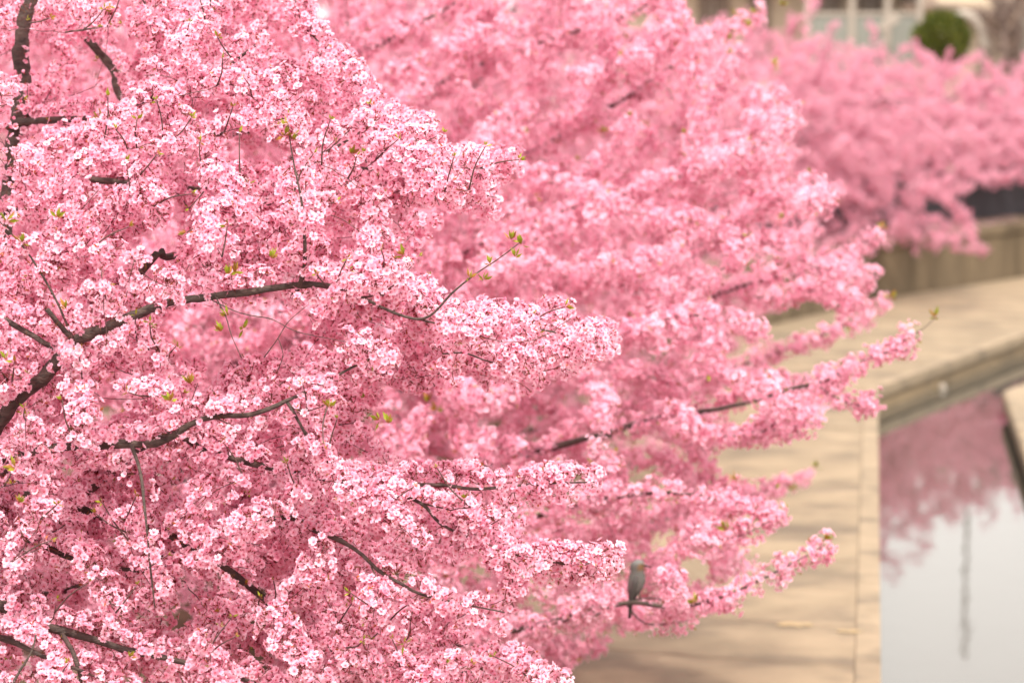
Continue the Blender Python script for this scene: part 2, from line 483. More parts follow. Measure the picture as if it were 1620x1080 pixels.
# brown house further right
H2 = 73.0
def h2x(px): return (px - 1380) / FPX * H2
def h2z(py): return 4.2 - (py - 60) / FPX * H2
bh = empty('house', (h2x(1680), H2 + 3, BANK_Z), 'brown sided house behind the bare tree at the right edge', 'house')
def bpart(name, x0, x1, y0, y1, z0, z1, mat, bev=0.01):
    return keep(link(name, box(name, (x0, y0, z0), (x1, y1, z1), bev), mat), bh)
bpart('wall', h2x(1552), h2x(1860), H2, H2 + 6, BANK_Z, h2z(-55), M_ROOF2)
for zz in range(9):
    bpart('siding_board', h2x(1552) - 0.01, h2x(1860) + 0.01, H2 - 0.03, H2 - 0.002, h2z(140) + zz * 0.42, h2z(140) + zz * 0.42 + 0.39, M_ROOF2, 0.006)
V = [(h2x(1535), H2 - 0.5, h2z(-50)), (h2x(1880), H2 - 0.5, h2z(-50)), (h2x(1880), H2 + 6.5, h2z(-50)), (h2x(1535), H2 + 6.5, h2z(-50)), (h2x(1600), H2 + 3, h2z(-120)), (h2x(1810), H2 + 3, h2z(-120))]
keep(link('roof', poly_mesh('roof', V, [(0, 3, 2, 1), (0, 1, 5, 4), (1, 2, 5), (2, 3, 4, 5), (3, 0, 4)]), M_ROOF), bh)
wv = bpart('window', h2x(1604), h2x(1640), H2 - 0.06, H2 - 0.032, h2z(110), h2z(28), M_TRIM, 0.004)
keep(link('pane', box('pane', (h2x(1607), H2 - 0.075, h2z(106)), (h2x(1637), H2 - 0.062, h2z(32)), 0.003), M_GLASS), wv)

def leaf_cloud(name, centers, sizes, ncol, mat, parent, base_cols, kind='stuff', flat=0.0):
    """loose leaves: two triangles each, folded"""
    n = len(centers)
    ax = norm(rng.normal(size=(n, 3))); b = norm(np.cross(ax, rng.normal(size=(n, 3))))
    c = np.cross(ax, b)
    L = sizes[:, None]
    V = np.stack([centers, centers + b * L * 0.5 + c * L * 0.3 + ax * L * 0.1, centers + b * L, centers + b * L * 0.5 - c * L * 0.3 + ax * L * 0.1], 1).reshape(-1, 3)
    i = np.arange(n)[:, None] * 4
    T = np.concatenate([i + np.array([[0, 1, 2]]), i + np.array([[0, 2, 3]])])
    col = np.repeat(base_cols, 4, axis=0)
    o = link(name, mesh_from(name, V, T, col), mat, kind=kind)
    return keep(o, parent)

# clipped evergreen
ec = at(1490, 66, 62.0)
bush = empty('evergreen_tree', (ec[0], ec[1], BANK_Z), 'round clipped dark green evergreen in front of the house', 'tree', None)
V, T = tube_arrays([(ec[0], ec[1], BANK_Z - 0.1), (ec[0] + 0.05, ec[1], 2.4), (ec[0], ec[1], 3.7)], [0.12, 0.09, 0.05], 8)
keep(link('trunk', mesh_from('trunk', V, T), M_BARK), bush)
n = 9000
d = norm(rng.normal(size=(n, 3))); r = rng.uniform(0.55, 1.0, n) ** 0.5
lump = 1 + 0.10 * np.sin(d[:, 0] * 7 + 1) * np.sin(d[:, 2] * 6) + 0.06 * np.sin(d[:, 1] * 13)
cen = ec + d * (r * lump)[:, None] * np.array([0.62, 0.62, 0.66])
gc = np.where(rng.random(n)[:, None] < 0.6, np.array([[0.055, 0.075, 0.012]]), np.array([[0.12, 0.12, 0.015]])) * rng.uniform(0.8, 1.7, (n, 1))
leaf_cloud('crown', cen, rng.uniform(0.05, 0.1, n), 0, M_LEAF, bush, gc)

# leafless tree by the house
bt = at(1592, 80, 63.0)
bare = empty('bare_tree', (bt[0], bt[1], BANK_Z), 'leafless grey brown tree at the right beside the house', 'tree')
V, T = tube_arrays([(bt[0], bt[1], BANK_Z - 0.1), (bt[0] + 0.03, bt[1], 2.6), (bt[0] - 0.05, bt[1], 4.0), (bt[0] - 0.1, bt[1], 5.2)], [0.14, 0.11, 0.09, 0.05], 8)
keep(link('trunk', mesh_from('trunk', V, T), M_GREYT), bare)
limbs = []
for q in range(70):
    z = rng.uniform(2.6, 5.0); a = rng.uniform(0, 2 * math.pi); L = rng.uniform(0.5, 1.1) * (1.2 - (z - 2.6) / 4)
    p0 = np.array([bt[0] - 0.03, bt[1], z]); dr = np.array([math.cos(a) * 0.8, math.sin(a) * 0.8, 0.75])
    p1 = p0 + dr * L * 0.5; p2 = p1 + (dr + np.array([0, 0, 0.4])) * L * 0.45
    limbs.append(tube_arrays([p0, p1, p2], [0.03, 0.018, 0.006], 5))
    for w in range(6):
        f = p0 + (p2 - p0) * rng.uniform(0.3, 0.95); e = f + norm(dr + rng.normal(size=3) * 0.6) * rng.uniform(0.25, 0.55)
        limbs.append(tube_arrays([f, (f + e) / 2 + rng.normal(size=3) * 0.03, e], [0.011, 0.008, 0.003], 4))
V, T = join_arrays(limbs)
keep(link('crown', mesh_from('crown', V, T), M_GREYT, kind='stuff'), bare)

# utility pole beyond the house, seen only mirrored in the canal
pp = at(1543, 60, 76.0)
pole = empty('utility_pole', (pp[0], pp[1], BANK_Z), 'slender grey utility pole mirrored in the canal water', 'pole')
V, T = tube_arrays([(pp[0], pp[1], BANK_Z - 0.5), (pp[0], pp[1], 6), (pp[0], pp[1], 12.0)], [0.09, 0.065, 0.05], 10)
keep(link('mast', mesh_from('mast', V, T), M_POLE), pole)
for z, w in ((11.2, 0.22),):
    keep(link('crossarm', box('crossarm', (pp[0] - w, pp[1] - 0.13, z), (pp[0] + w, pp[1] - 0.06, z + 0.08), 0.01), M_POLE), pole)

# ------------------------------------------------------------------ blossoms
def flower_template(level, openness, seed, fade=0):
    """one five-petalled flower of diameter 1 facing +Z; level 0 fine, 1 middle, 2 far"""
    r = np.random.default_rng(seed)
    V, T, Cc = [], [], []
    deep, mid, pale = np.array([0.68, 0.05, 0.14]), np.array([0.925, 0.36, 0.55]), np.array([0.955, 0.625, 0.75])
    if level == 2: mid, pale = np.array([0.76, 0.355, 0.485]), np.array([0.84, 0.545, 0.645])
    lift = openness
    for k in range(5):
        a = 2 * math.pi * k / 5 + r.uniform(-0.1, 0.1)
        s = r.uniform(0.92, 1.06); li = lift + r.uniform(-0.08, 0.1)
        ca, sa = math.cos(a), math.sin(a)
        def put(rad, wid, z):
            rad2 = rad * math.cos(li) - z * 0.2
            return (rad2 * ca - wid * sa, rad2 * sa + wid * ca, rad * math.sin(li) + z)
        i = len(V)
        if level == 0:
            V += [put(0.04, 0, 0), put(0.28 * s, 0.185, 0.035), put(0.48 * s, 0.115, 0.03), put(0.40 * s, 0, 0.0), put(0.48 * s, -0.115, 0.03), put(0.28 * s, -0.185, 0.035)]
            Cc += [deep * 0.3 + mid * 0.7, mid * 0.15 + pale * 0.85, pale, pale, pale, mid * 0.15 + pale * 0.85]
            T += [(i, i + 3, i + 1), (i + 1, i + 3, i + 2), (i, i + 5, i + 3), (i + 5, i + 4, i + 3)]
        elif level == 1:
            V += [put(0.03, 0, 0), put(0.33 * s, 0.2, 0.03), put(0.47 * s, 0.0, 0.0), put(0.33 * s, -0.2, 0.03)]
            Cc += [deep * 0.35 + mid * 0.65, mid * 0.3 + pale * 0.7, pale, mid * 0.3 + pale * 0.7]
            T += [(i, i + 2, i + 1), (i, i + 3, i + 2)]
        else:
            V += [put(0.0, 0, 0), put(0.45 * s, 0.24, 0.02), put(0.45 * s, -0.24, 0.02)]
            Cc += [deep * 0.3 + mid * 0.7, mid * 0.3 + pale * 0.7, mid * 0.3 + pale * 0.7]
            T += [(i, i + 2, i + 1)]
    if level == 0:          # stamens and the red cup behind the petals
        for k in range(3):
            a = 2 * math.pi * (k + 0.5) / 3 + r.uniform(-0.3, 0.3); L = r.uniform(0.11, 0.18)
            i = len(V)
            c, s_ = math.cos(a), math.sin(a)
            V += [(-s_ * 0.05, c * 0.05, 0.025), (s_ * 0.05, -c * 0.05, 0.025), (c * L, s_ * L, 0.13)]
            Cc += [np.array([0.63, 0.09, 0.16])] * 2 + [np.array([0.78, 0.34, 0.22])]
            T += [(i, i + 1, i + 2)]
    if level < 2:
        i = len(V)
        for k in range(3):
            a = 2 * math.pi * k / 3
            V.append((0.10 * math.cos(a), 0.10 * math.sin(a), -0.005))
        V.append((0, 0, -0.28))
        Cc += [np.array([0.34, 0.06, 0.035])] * 3 + [np.array([0.24, 0.05, 0.02])]
        T += [(i, i + 3, i + 1), (i + 1, i + 3, i + 2), (i + 2, i + 3, i)]
    return np.array(V, float), np.array(T), np.array(Cc)

TEMPL = {lv: [flower_template(lv, op, 10 * lv + q) for q, op in enumerate((0.02, 0.14, 0.26, 0.42, 0.7, 1.22))] for lv in (0, 1, 2)}
TEMPL_W = np.array([0.19, 0.22, 0.21, 0.17, 0.13, 0.08])

def frames(axis):
    n = len(axis)
    u = norm(np.cross(axis, norm(rng.normal(size=(n, 3))))); w = np.cross(axis, u)
    return np.stack([u, w, axis], 2)          # columns

class Path:
    __slots__ = ('P', 'R', 'main', 'bare', 'dens')
    def __init__(self, P, R, main=False, bare=False, dens=1.0):
        self.P, self.R, self.main, self.bare, self.dens = np.asarray(P), np.asarray(R), main, bare, dens

def scatter_flowers(paths, per_m, spur, ped, umbel):
    """umbels along the twigs; returns position, facing, foot of stalk, umbel tint"""
    pos, axs, foot, tint = [], [], [], []
    for pa in paths:
        if pa.bare:
            continue
        P = pa.P
        seg = np.linalg.norm(np.diff(P, axis=0), axis=1); cum = np.concatenate([[0], np.cumsum(seg)])
        L = cum[-1]
        n = rng.poisson(L * per_m * pa.dens / umbel)
        if n == 0:
            continue
        s = rng.uniform(0, L, n)
        # bunch the umbels around spurs rather than evenly
        s = np.clip(np.round(s / 0.055 + rng.normal(0, 0.22, n)) * 0.055, 0, L)
        p = np.stack([np.interp(s, cum, P[:, k]) for k in range(3)], 1)
        rad = np.interp(s, cum, pa.R)
        t = norm(np.stack([np.interp(s, cum, np.gradient(P[:, k], cum)) for k in range(3)], 1))
        perp = rng.normal(size=(n, 3)); perp[:, 2] += 0.35
        perp = norm(perp - t * (perp * t).sum(1, keepdims=True) * 0.85)
        c = p + perp * (rad + rng.uniform(0.0, 1.0, n) ** 0.8 * spur)[:, None]
        ct = rng.normal(0, 1, n)
        m = rng.integers(umbel - 1, umbel + 2, n)
        idx = np.repeat(np.arange(n), m)
        dr = norm(perp[idx] + 0.75 * rng.normal(size=(len(idx), 3)) + np.array([0, 0, 0.1]))
        fp = c[idx] + dr * rng.uniform(ped * 0.6, ped * 1.3, len(idx))[:, None]
        pos.append(fp); foot.append(c[idx]); tint.append(ct[idx])
        axs.append(norm(dr + 0.35 * rng.normal(size=(len(idx), 3)) + np.array([0, 0, 0.12])))
    return np.concatenate(pos), np.concatenate(axs), np.concatenate(foot), np.concatenate(tint)

def flower_arrays(level, pos, axs, foot, tint, size, deep=0.0, stalk=0.4):
    Vs, Ts, Cs, off = [], [], [], 0
    which = rng.choice(6, len(pos), p=TEMPL_W)
    F = frames(axs)
    sz = size * rng.uniform(0.86, 1.12, len(pos))
    g = np.clip(0.45 * tint + rng.normal(0, 0.55, len(pos)) + deep, -2, 2)       # >0 deeper pink, <0 paler
    for q in range(6):
        ids = np.nonzero(which == q)[0]
        if len(ids) == 0:
            continue
        v, t, c = TEMPL[level][q]
        W = np.einsum('nij,vj->nvi', F[ids], v) * sz[ids][:, None, None] + pos[ids][:, None, :]
        col = np.repeat(c[None], len(ids), 0)
        k = g[ids][:, None]
        ispet = (c[:, 0] > 0.64)[None, :]
        extra = 0.35 if q == 5 else 0.0
        gg = k + extra
        mul = np.stack([1 - 0.02 * gg, np.clip(1 - 0.13 * gg, 0.4, 1.28), np.clip(1 - 0.085 * gg, 0.5, 1.18)], -1)
        col = np.where(ispet[..., None], np.minimum(col * mul, 0.965), col)
        Vs.append(W.reshape(-1, 3)); Cs.append(col.reshape(-1, 3))
        T = (t[None] + (np.arange(len(ids)) * len(v))[:, None, None]).reshape(-1, 3) + off
        Ts.append(T); off += len(ids) * len(v)
    if stalk:      # thin three-sided stalks
        ks = rng.random(len(pos)) < stalk
        pos, axs, foot, sz = pos[ks], axs[ks], foot[ks], sz[ks]
        base = foot; top = pos - axs * (0.22 * sz)[:, None]
        d = norm(top - base); u = norm(np.cross(d, rng.normal(size=d.shape))); w = np.cross(d, u)
        ring = [u, -0.5 * u + 0.866 * w, -0.5 * u - 0.866 * w]
        r = 0.0011
        W = np.stack([base + q * r for q in ring] + [top + q * r * 1.2 for q in ring], 1)
        tt = np.array([[0, 1, 4], [0, 4, 3], [1, 2, 5], [1, 5, 4], [2, 0, 3], [2, 3, 5]])
        Vs.append(W.reshape(-1, 3))
        cc = np.array([[0.20, 0.10, 0.03]] * 3 + [[0.24, 0.05, 0.04]] * 3)
        Cs.append(np.repeat(cc[None], len(pos), 0).reshape(-1, 3))
        Ts.append((tt[None] + (np.arange(len(pos)) * 6)[:, None, None]).reshape(-1, 3) + off)
    return np.concatenate(Vs), np.concatenate(Ts), np.concatenate(Cs)

def leaf_shoot(p, axis, size, n):
    """a tuft of young pointed leaves"""
    V, T, Cc = [], [], []
    axis = norm(axis)
    for k in range(n):
        d = norm(axis * 1.1 + rng.normal(size=3) * 0.65); L = size * rng.uniform(0.7, 1.25)
        side = norm(np.cross(d, rng.normal(size=3))); up = np.cross(side, d)
        b = p + d * 0.003
        i = len(V)
        V += [b, b + d * L * 0.45 + side * L * 0.17 + up * L * 0.05, b + d * L * 0.5 - up * L * 0.05, b + d * L * 0.45 - side * L * 0.17 + up * L * 0.05, b + d * L + up * L * 0.12]
        T += [(i, i + 2, i + 1), (i, i + 3, i + 2), (i + 1, i + 2, i + 4), (i + 2, i + 3, i + 4)]
        c = np.array([0.30, 0.33, 0.03]) if rng.random() < 0.7 else np.array([0.36, 0.19, 0.04])
        c = c * rng.uniform(0.75, 1.2)
        Cc += [np.array([0.30, 0.08, 0.03]), c, c, c, c * 1.1]
    return np.array(V), np.array(T), np.array(Cc)

# ------------------------------------------------------------------ sprigs: short lengths of blossom set along the twigs of the blurred trees
def make_sprigs(level, n, L, per_m, spur, ped, size, deep=0.0):
    out = []
    for q in range(n):
        pa = Path(np.array([[0, 0, z] for z in np.linspace(-L / 2, L / 2, 6)]), np.full(6, 0.004))
        pa.P[:, :2] += rng.normal(size=(6, 2)) * L * 0.03
        p, ax, ft, tn = scatter_flowers([pa], per_m, spur, ped, 5)
        V, T, c = flower_arrays(level, p, ax, ft, tn + rng.normal() * 0.6, size, deep, 0.15 if level < 2 else 0)
        for w in range(3 if level == 1 else 1):
            i = int(rng.integers(len(p)))
            lv, lt, lc = leaf_shoot(p[i], ax[i], 0.03 if level == 1 else 0.04, 2)
            lc = lc * 0 + (np.array([[0.33, 0.13, 0.04]]) if rng.random() < 0.7 else np.array([[0.34, 0.27, 0.05]]))
            T = np.concatenate([T, lt + len(V)]); V = np.concatenate([V, lv]); c = np.concatenate([c, lc])
        me = mesh_from('blossom_sprig', V, T, c); me.materials.append(M_PETAL)
        out.append(bpy.data.objects.new('blossom_sprig', me))
    return out

def sprig_nodes(sprigs):
    jn = None
    ng = bpy.data.node_groups.new('blossoms_on_twigs', 'GeometryNodeTree')
    ng.interface.new_socket('Geometry', in_out='INPUT', socket_type='NodeSocketGeometry')
    ng.interface.new_socket('Geometry', in_out='OUTPUT', socket_type='NodeSocketGeometry')
    N, K = ng.nodes, ng.links
    gi, go = N.new('NodeGroupInput'), N.new('NodeGroupOutput')
    g2i = N.new('GeometryNodeGeometryToInstance')
    for o in reversed(sprigs):
        oi = N.new('GeometryNodeObjectInfo'); oi.inputs['Object'].default_value = o
        K.new(oi.outputs['Geometry'], g2i.inputs[0]) if len(sprigs) == 1 else None
        if len(sprigs) > 1:
            gg = N.new('GeometryNodeGeometryToInstance'); K.new(oi.outputs['Geometry'], gg.inputs[0])
            if o is sprigs[-1]:
                jn = N.new('GeometryNodeJoinGeometry')
            K.new(gg.outputs[0], jn.inputs[0])
    iop = N.new('GeometryNodeInstanceOnPoints')
    K.new(gi.outputs[0], iop.inputs['Points']); K.new(jn.outputs[0], iop.inputs['Instance'])
    iop.inputs['Pick Instance'].default_value = True
    def named(nm, ty):
        a_ = N.new('GeometryNodeInputNamedAttribute'); a_.data_type = ty; a_.inputs['Name'].default_value = nm
        return [q for q in a_.outputs if q.enabled and q.name == 'Attribute'][0]
    K.new(named('pick', 'INT'), iop.inputs['Instance Index'])
    K.new(named('turn', 'QUATERNION'), iop.inputs['Rotation'])
    K.new(named('size', 'FLOAT'), iop.inputs['Scale'])
    K.new(iop.outputs[0], go.inputs[0])
    return ng

def sprig_crown(root, paths, ng, nvar, L, keep_fn=None, jitter=0.012, smin=0.75, smax=1.2):
    pts, tan, big = [], [], []
    for pa in paths:
        if pa.bare or pa.dens <= 0:
            continue
        seg = np.linalg.norm(np.diff(pa.P, axis=0), axis=1); cum = np.concatenate([[0], np.cumsum(seg)])
        m = max(1, int(round(cum[-1] / L * pa.dens)))
        sx = (np.arange(m) + 0.5 + rng.uniform(-0.3, 0.3, m)) / m * cum[-1]
        tt = norm(np.gradient(pa.P, axis=0))
        pts.append(np.stack([np.interp(sx, cum, pa.P[:, k]) for k in range(3)], 1))
        tan.append(norm(np.stack([np.interp(sx, cum, tt[:, k]) for k in range(3)], 1)))
        big.append(rng.uniform(smin, smax, m))
    pts, tan, big = np.concatenate(pts), np.concatenate(tan), np.concatenate(big)
    pts = pts + rng.normal(size=pts.shape) * jitter
    if keep_fn is not None:
        k = keep_fn(pts); pts, tan, big = pts[k], tan[k], big[k]
    tan = norm(tan + rng.normal(size=tan.shape) * 0.2)
    me = bpy.data.meshes.new('blossoms'); me.vertices.add(len(pts)); me.vertices.foreach_set('co', pts.astype(np.float32).ravel())
    q = np.zeros((len(pts), 4), np.float32)
    z = Vector((0, 0, 1))
    from mathutils import Quaternion
    for i in range(len(pts)):
        qq = z.rotation_difference(Vector(tan[i])) @ Quaternion((0, 0, 1), rng.uniform(0, 6.283))
        q[i] = qq[:]
    me.attributes.new('turn', 'QUATERNION', 'POINT').data.foreach_set('value', q.ravel())
    me.attributes.new('size', 'FLOAT', 'POINT').data.foreach_set('value', big.astype(np.float32))
    me.attributes.new('pick', 'INT', 'POINT').data.foreach_set('value', rng.integers(0, nvar, len(pts)).astype(np.int32))
    o = link('blossoms', me, None, kind='stuff'); keep(o, root)
    md = o.modifiers.new('blossoms', 'NODES'); md.node_group = ng
    return len(pts)

# ------------------------------------------------------------------ growing a crown
def inside(poly, x, y):
    poly = np.asarray(poly, float); c = np.zeros(len(x), bool); j = len(poly) - 1
    for i in range(len(poly)):
        xi, yi = poly[i]; xj, yj = poly[j]
        hit = ((yi > y) != (yj > y)) & (x < (xj - xi) * (y - yi) / (yj - yi + 1e-12) + xi)
        c ^= hit; j = i
    return c

def grow(mains, targets, cover, maxlen, step, accept=None, r_tip=0.0016, lift=0.12, limit=100000):
    """twigs reach from the limbs to points of the crown that are still empty"""
    NP = np.concatenate([m.P for m in mains]); NT = np.concatenate([norm(np.gradient(m.P, axis=0)) for m in mains]); NR = np.concatenate([m.R for m in mains])
    out = []
    buf = 60000
    P = np.zeros((buf, 3)); Tn = np.zeros((buf, 3)); R = np.zeros(buf); n = len(NP)
    P[:n], Tn[:n], R[:n] = NP, NT, NR
    for q in targets:
        d = q - P[:n]; L = np.linalg.norm(d, axis=1)
        if L.min() < cover or len(out) >= limit or n > buf - 400:
            continue
        cosang = (d * Tn[:n]).sum(1) / np.maximum(L, 1e-6)
        i = int(np.argmin(L * (1 + 1.1 * (1 - cosang))))
        Li = L[i]
        end = q if Li < maxlen else P[i] + d[i] / Li * maxlen
        Li = min(Li, maxlen)
        a = P[i]; c = a + norm(Tn[i] * 0.9 + norm(end - a) * 0.6) * Li * 0.45 + rng.normal(size=3) * Li * 0.05 - np.array([0, 0, lift * Li * 0.35])
        m = max(3, int(Li / step))
        t = np.linspace(0, 1, m)[:, None]
        path = (1 - t) ** 2 * a + 2 * t * (1 - t) * c + t ** 2 * end
        path[1:-1] += rng.normal(size=(m - 2, 3)) * step * 0.09
        if accept is not None and not accept(path):
            continue
        r0 = min(R[i] * 0.75, r_tip + 0.010 * Li)
        rad = np.linspace(r0, r_tip, m)
        out.append(Path(path, rad))
        P[n:n + m - 1] = path[1:]; Tn[n:n + m - 1] = norm(np.gradient(path, axis=0))[1:]; R[n:n + m - 1] = rad[1:]
        n += m - 1
    return out

def limb(pts, r0, r1, step, dens=0.25, **kw):
    P = [at(*p) if len(p) == 3 and p[2] > 5 and abs(p[0]) > 12 or kw.get('px') else np.array(p) for p in pts]
    P, R = resample(P, np.linspace(r0, r1, len(pts)), step)
    P[1:-1] += rng.normal(size=(len(P) - 2, 3)) * step * 0.04
    return Path(P, R, True, dens=dens)

def px_limb(pts, r0, r1, step, dens=0.25):
    P = [at(*p) for p in pts]
    P, R = resample(P, np.linspace(r0, r1, len(pts)), step)
    return Path(P, R, True, dens=dens)

def xyz_limb(pts, r0, r1, step, dens=0.15):
    P, R = resample([np.array(p, float) for p in pts], np.linspace(r0, r1, len(pts)), step)
    return Path(P, R, True, dens=dens)

def knobbly(m):
    n = len(m.P); k = np.convolve(rng.normal(size=n + 4), np.ones(3) / 3, 'valid')[:n]
    R = m.R * 0.88 * (1 + 0.10 * k); R[rng.random(n) < 0.08] *= 1.18
    Q = m.P.copy()
    if n > 4:
        w = np.cumsum(rng.normal(size=(n, 3)), axis=0); w -= np.linspace(0, 1, n)[:, None] * w[-1]
        Q += w * m.R[:, None] * 0.10
    return Q, R

def add_wood(root, mains, twigs, sides=7, twig_objects=0, trunk=None):
    if trunk is not None:
        V, T = tube_arrays(trunk.P, trunk.R, 14)
        keep(link('trunk', mesh_from('trunk', V, T), M_BARK), root)
    for m in mains:
        V, T = tube_arrays(*knobbly(m), sides)
        me = mesh_from('branch', V, T); me.shade_smooth()
        keep(link('branch', me, M_BARK), root)
    order = sorted(range(len(twigs)), key=lambda i: project(twigs[i].P[-1])[2][0])
    for i in order[:twig_objects]:
        V, T = tube_arrays(twigs[i].P, twigs[i].R, 5)
        keep(link('twig', mesh_from('twig', V, T), M_TWIG), root)
    rest = [tube_arrays(twigs[i].P, twigs[i].R, 4) for i in order[twig_objects:]]
    if rest:
        V, T = join_arrays(rest)
        keep(link('twigs', mesh_from('twigs', V, T), M_TWIG, kind='stuff'), root)

# ================================================================== tree 1: the sharp one at the left
S1 = 0.03
base1 = np.array([-4.55, 12.6, BANK_Z])
fork1 = base1 + np.array([0.15, -0.25, 0.75])
t1 = empty('cherry_tree', base1, 'nearest cherry tree in sharp focus filling the left, dense pink blossom and dark limbs', 'tree', 'cherry trees along the bank')
trunk1 = xyz_limb([base1 - np.array([0, 0, 0.3]), base1 + np.array([0.02, -0.05, 0.3]), fork1], 0.19, 0.15, 0.08, 0)
m1 = []
def L1(pts, r0, r1, dens=0.25, root=True):
    """visible limb; its foot runs back to the fork of the trunk"""
    P = [at(*p) for p in pts]
    if root:
        a = P[0]; mid_ = fork1 * 0.5 + a * 0.5 + np.array([0.0, 0, -0.12])
        P = [fork1, mid_] + P
        rr = np.concatenate([[min(r0 * 1.6, 0.12), r0 * 1.25], np.linspace(r0, r1, len(pts))])
    else:
        rr = np.linspace(r0, r1, len(pts))
    P, R = resample(P, rr, S1)
    m = Path(P, R, True, dens=dens); m1.append(m)
    return m
L1([(-40, 470, 12.4), (0, 310, 12.4), (12, 220, 12.4), (22, 130, 12.4), (30, 60, 12.4), (52, -10, 12.4), (95, -150, 12.5)], 0.062, 0.032, 0.1)
L1([(14, 200, 12.38), (40, 192, 12.3), (75, 190, 12.2), (110, 190, 12.1), (170, 182, 11.95), (235, 160, 11.8), (330, 125, 11.7), (420, 60, 11.6)], 0.022, 0.006, 0.5, False)
L1([(12, 264, 12.38), (60, 268, 12.2), (150, 282, 12.0), (205, 286, 11.9), (290, 298, 11.8), (400, 290, 11.7), (520, 262, 11.8), (640, 280, 11.9), (720, 315, 11.95), (785, 326, 12.0)], 0.020, 0.003, 0.7, False)
L1([(100, 20, 13.0), (150, 75, 13.0), (180, 112, 13.0), (188, 155, 13.0), (240, 200, 12.9), (330, 215, 12.7), (450, 210, 12.5), (560, 215, 12.3), (690, 262, 12.1), (815, 254, 12.0)], 0.026, 0.003, 0.6, False)
A = L1([(-60, 720, 10.95), (-10, 678, 10.9), (30, 640, 10.85), (75, 595, 10.8), (120, 535, 10.75), (180, 507, 10.7), (240, 486, 10.65), (300, 472, 10.6), (400, 461, 10.6), (510, 450, 10.65), (620, 470, 10.8), (740, 505, 11.0), (860, 522, 11.2), (962, 545, 11.3)], 0.036, 0.003, 0.45)
L1([(-70, 470, 10.9), (10, 508, 10.85), (75, 545, 10.82), (110, 560, 10.8)], 0.012, 0.014, 0.4, False)
L1([(75, 490, 10.6), (110, 530, 10.68), (125, 545, 10.74)], 0.011, 0.014, 0.3, False)
L1([(-10, 340, 10.3), (40, 395, 10.3), (75, 450, 10.3), (105, 510, 10.35), (125, 555, 10.5)], 0.003, 0.006, 0.15, False)
L1([(-70, 760, 10.7), (20, 722, 10.65), (95, 710, 10.6), (180, 706, 10.6), (250, 700, 10.55), (320, 662, 10.5), (400, 655, 10.5), (460, 630, 10.5), (520, 600, 10.6), (600, 560, 10.8)], 0.024, 0.004, 0.4)
L1([(455, 636, 10.5), (470, 660, 10.45), (485, 690, 10.45), (500, 730, 10.5)], 0.008, 0.003, 0.5, False)
L1([(207, 702, 10.5), (222, 750, 10.4), (228, 800, 10.35), (232, 835, 10.35), (238, 900, 10.4), (245, 960, 10.4)], 0.008, 0.003, 0.15, False)
L1([(-70, 850, 11.0), (20, 845, 11.0), (75, 866, 11.0), (110, 882, 11.0), (200, 900, 10.95), (280, 905, 10.9)], 0.018, 0.006, 0.3)
L1([(40, 780, 11.5), (150, 806, 11.4), (250, 830, 11.3), (355, 893, 11.2), (410, 940, 11.15), (450, 975, 11.1), (500, 1020, 11.1), (600, 1070, 11.1), (700, 1100, 11.1)], 0.022, 0.007, 0.3)
L1([(-60, 1000, 10.6), (0, 1006, 10.5), (30, 1016, 10.45), (70, 1038, 10.4), (140, 1065, 10.4)], 0.018, 0.006, 0.4)
L1([(-60, 960, 10.8), (40, 972, 10.7), (80, 992, 10.6), (130, 1005, 10.6), (185, 1022, 10.55), (245, 1036, 10.55), (350, 1060, 10.6), (450, 1100, 10.6)], 0.024, 0.008, 0.35)
L1([(95, 998, 10.6), (112, 1025, 10.5), (125, 1060, 10.45), (130, 1110, 10.45)], 0.012, 0.008, 0.1, False)
L1([(57, 1003, 10.15), (50, 1030, 10.15), (35, 1055, 10.15), (15, 1090, 10.15)], 0.004, 0.006, 0.05, False)
L1([(240, 700, 10.9), (330, 716, 10.9), (420, 740, 10.8), (540, 760, 10.7), (640, 765, 10.8), (700, 766, 10.9), (760, 773, 10.9), (850, 765, 11.0), (942, 762, 11.0)], 0.017, 0.003, 0.65)
L1([(540, 758, 10.75), (600, 775, 10.7), (665, 795, 10.7), (690, 820, 10.7), (712, 836, 10.72), (790, 870, 10.8), (890, 890, 10.9), (972, 888, 11.0)], 0.010, 0.003, 0.7, False)
L1([(410, 820, 11.0), (500, 840, 10.7), (560, 870, 10.55), (595, 902, 10.5), (630, 922, 10.5), (665, 940, 10.5), (730, 955, 10.55), (798, 968, 10.6)], 0.012, 0.003, 0.6)
L1([(500, 1020, 11.1), (640, 1058, 11.0), (740, 1060, 10.9), (800, 1050, 10.8), (870, 1075, 10.8)], 0.012, 0.003, 0.5, False)
L1([(470, 460, 10.63), (482, 420, 10.5), (483, 360, 10.45), (478, 320, 10.45), (463, 250, 10.5), (455, 195, 10.5)], 0.010, 0.002, 0.45, False)
L1([(225, 430, 11.6), (262, 408, 11.6), (300, 400, 11.6), (380, 350, 11.5), (440, 300, 11.5), (520, 240, 11.5), (600, 190, 11.6)], 0.018, 0.004, 0.5)
L1([(600, 200, 11.7), (560, 120, 11.8), (480, 40, 11.9), (470, -20, 12)], 0.004, 0.003, 0.6, False)
B = L1([(560, 465, 10.68), (640, 500, 10.6), (680, 500, 10.55), (715, 465, 10.5), (750, 435, 10.5), (795, 405, 10.5), (822, 384, 10.5)], 0.007, 0.002, 0.0, False)
L1([(340, 468, 10.55), (356, 498, 10.45), (366, 530, 10.42), (382, 566, 10.42)], 0.0032, 0.0018, 0.0, False)
L1([(325, 470, 10.58), (380, 495, 10.45), (430, 505, 10.4), (470, 525, 10.4), (545, 540, 10.4)], 0.0028, 0.0014, 0.0, False)
L1([(418, 565, 10.5), (440, 535, 10.42), (455, 510, 10.4), (480, 488, 10.4)], 0.0024, 0.0014, 0.0, False)
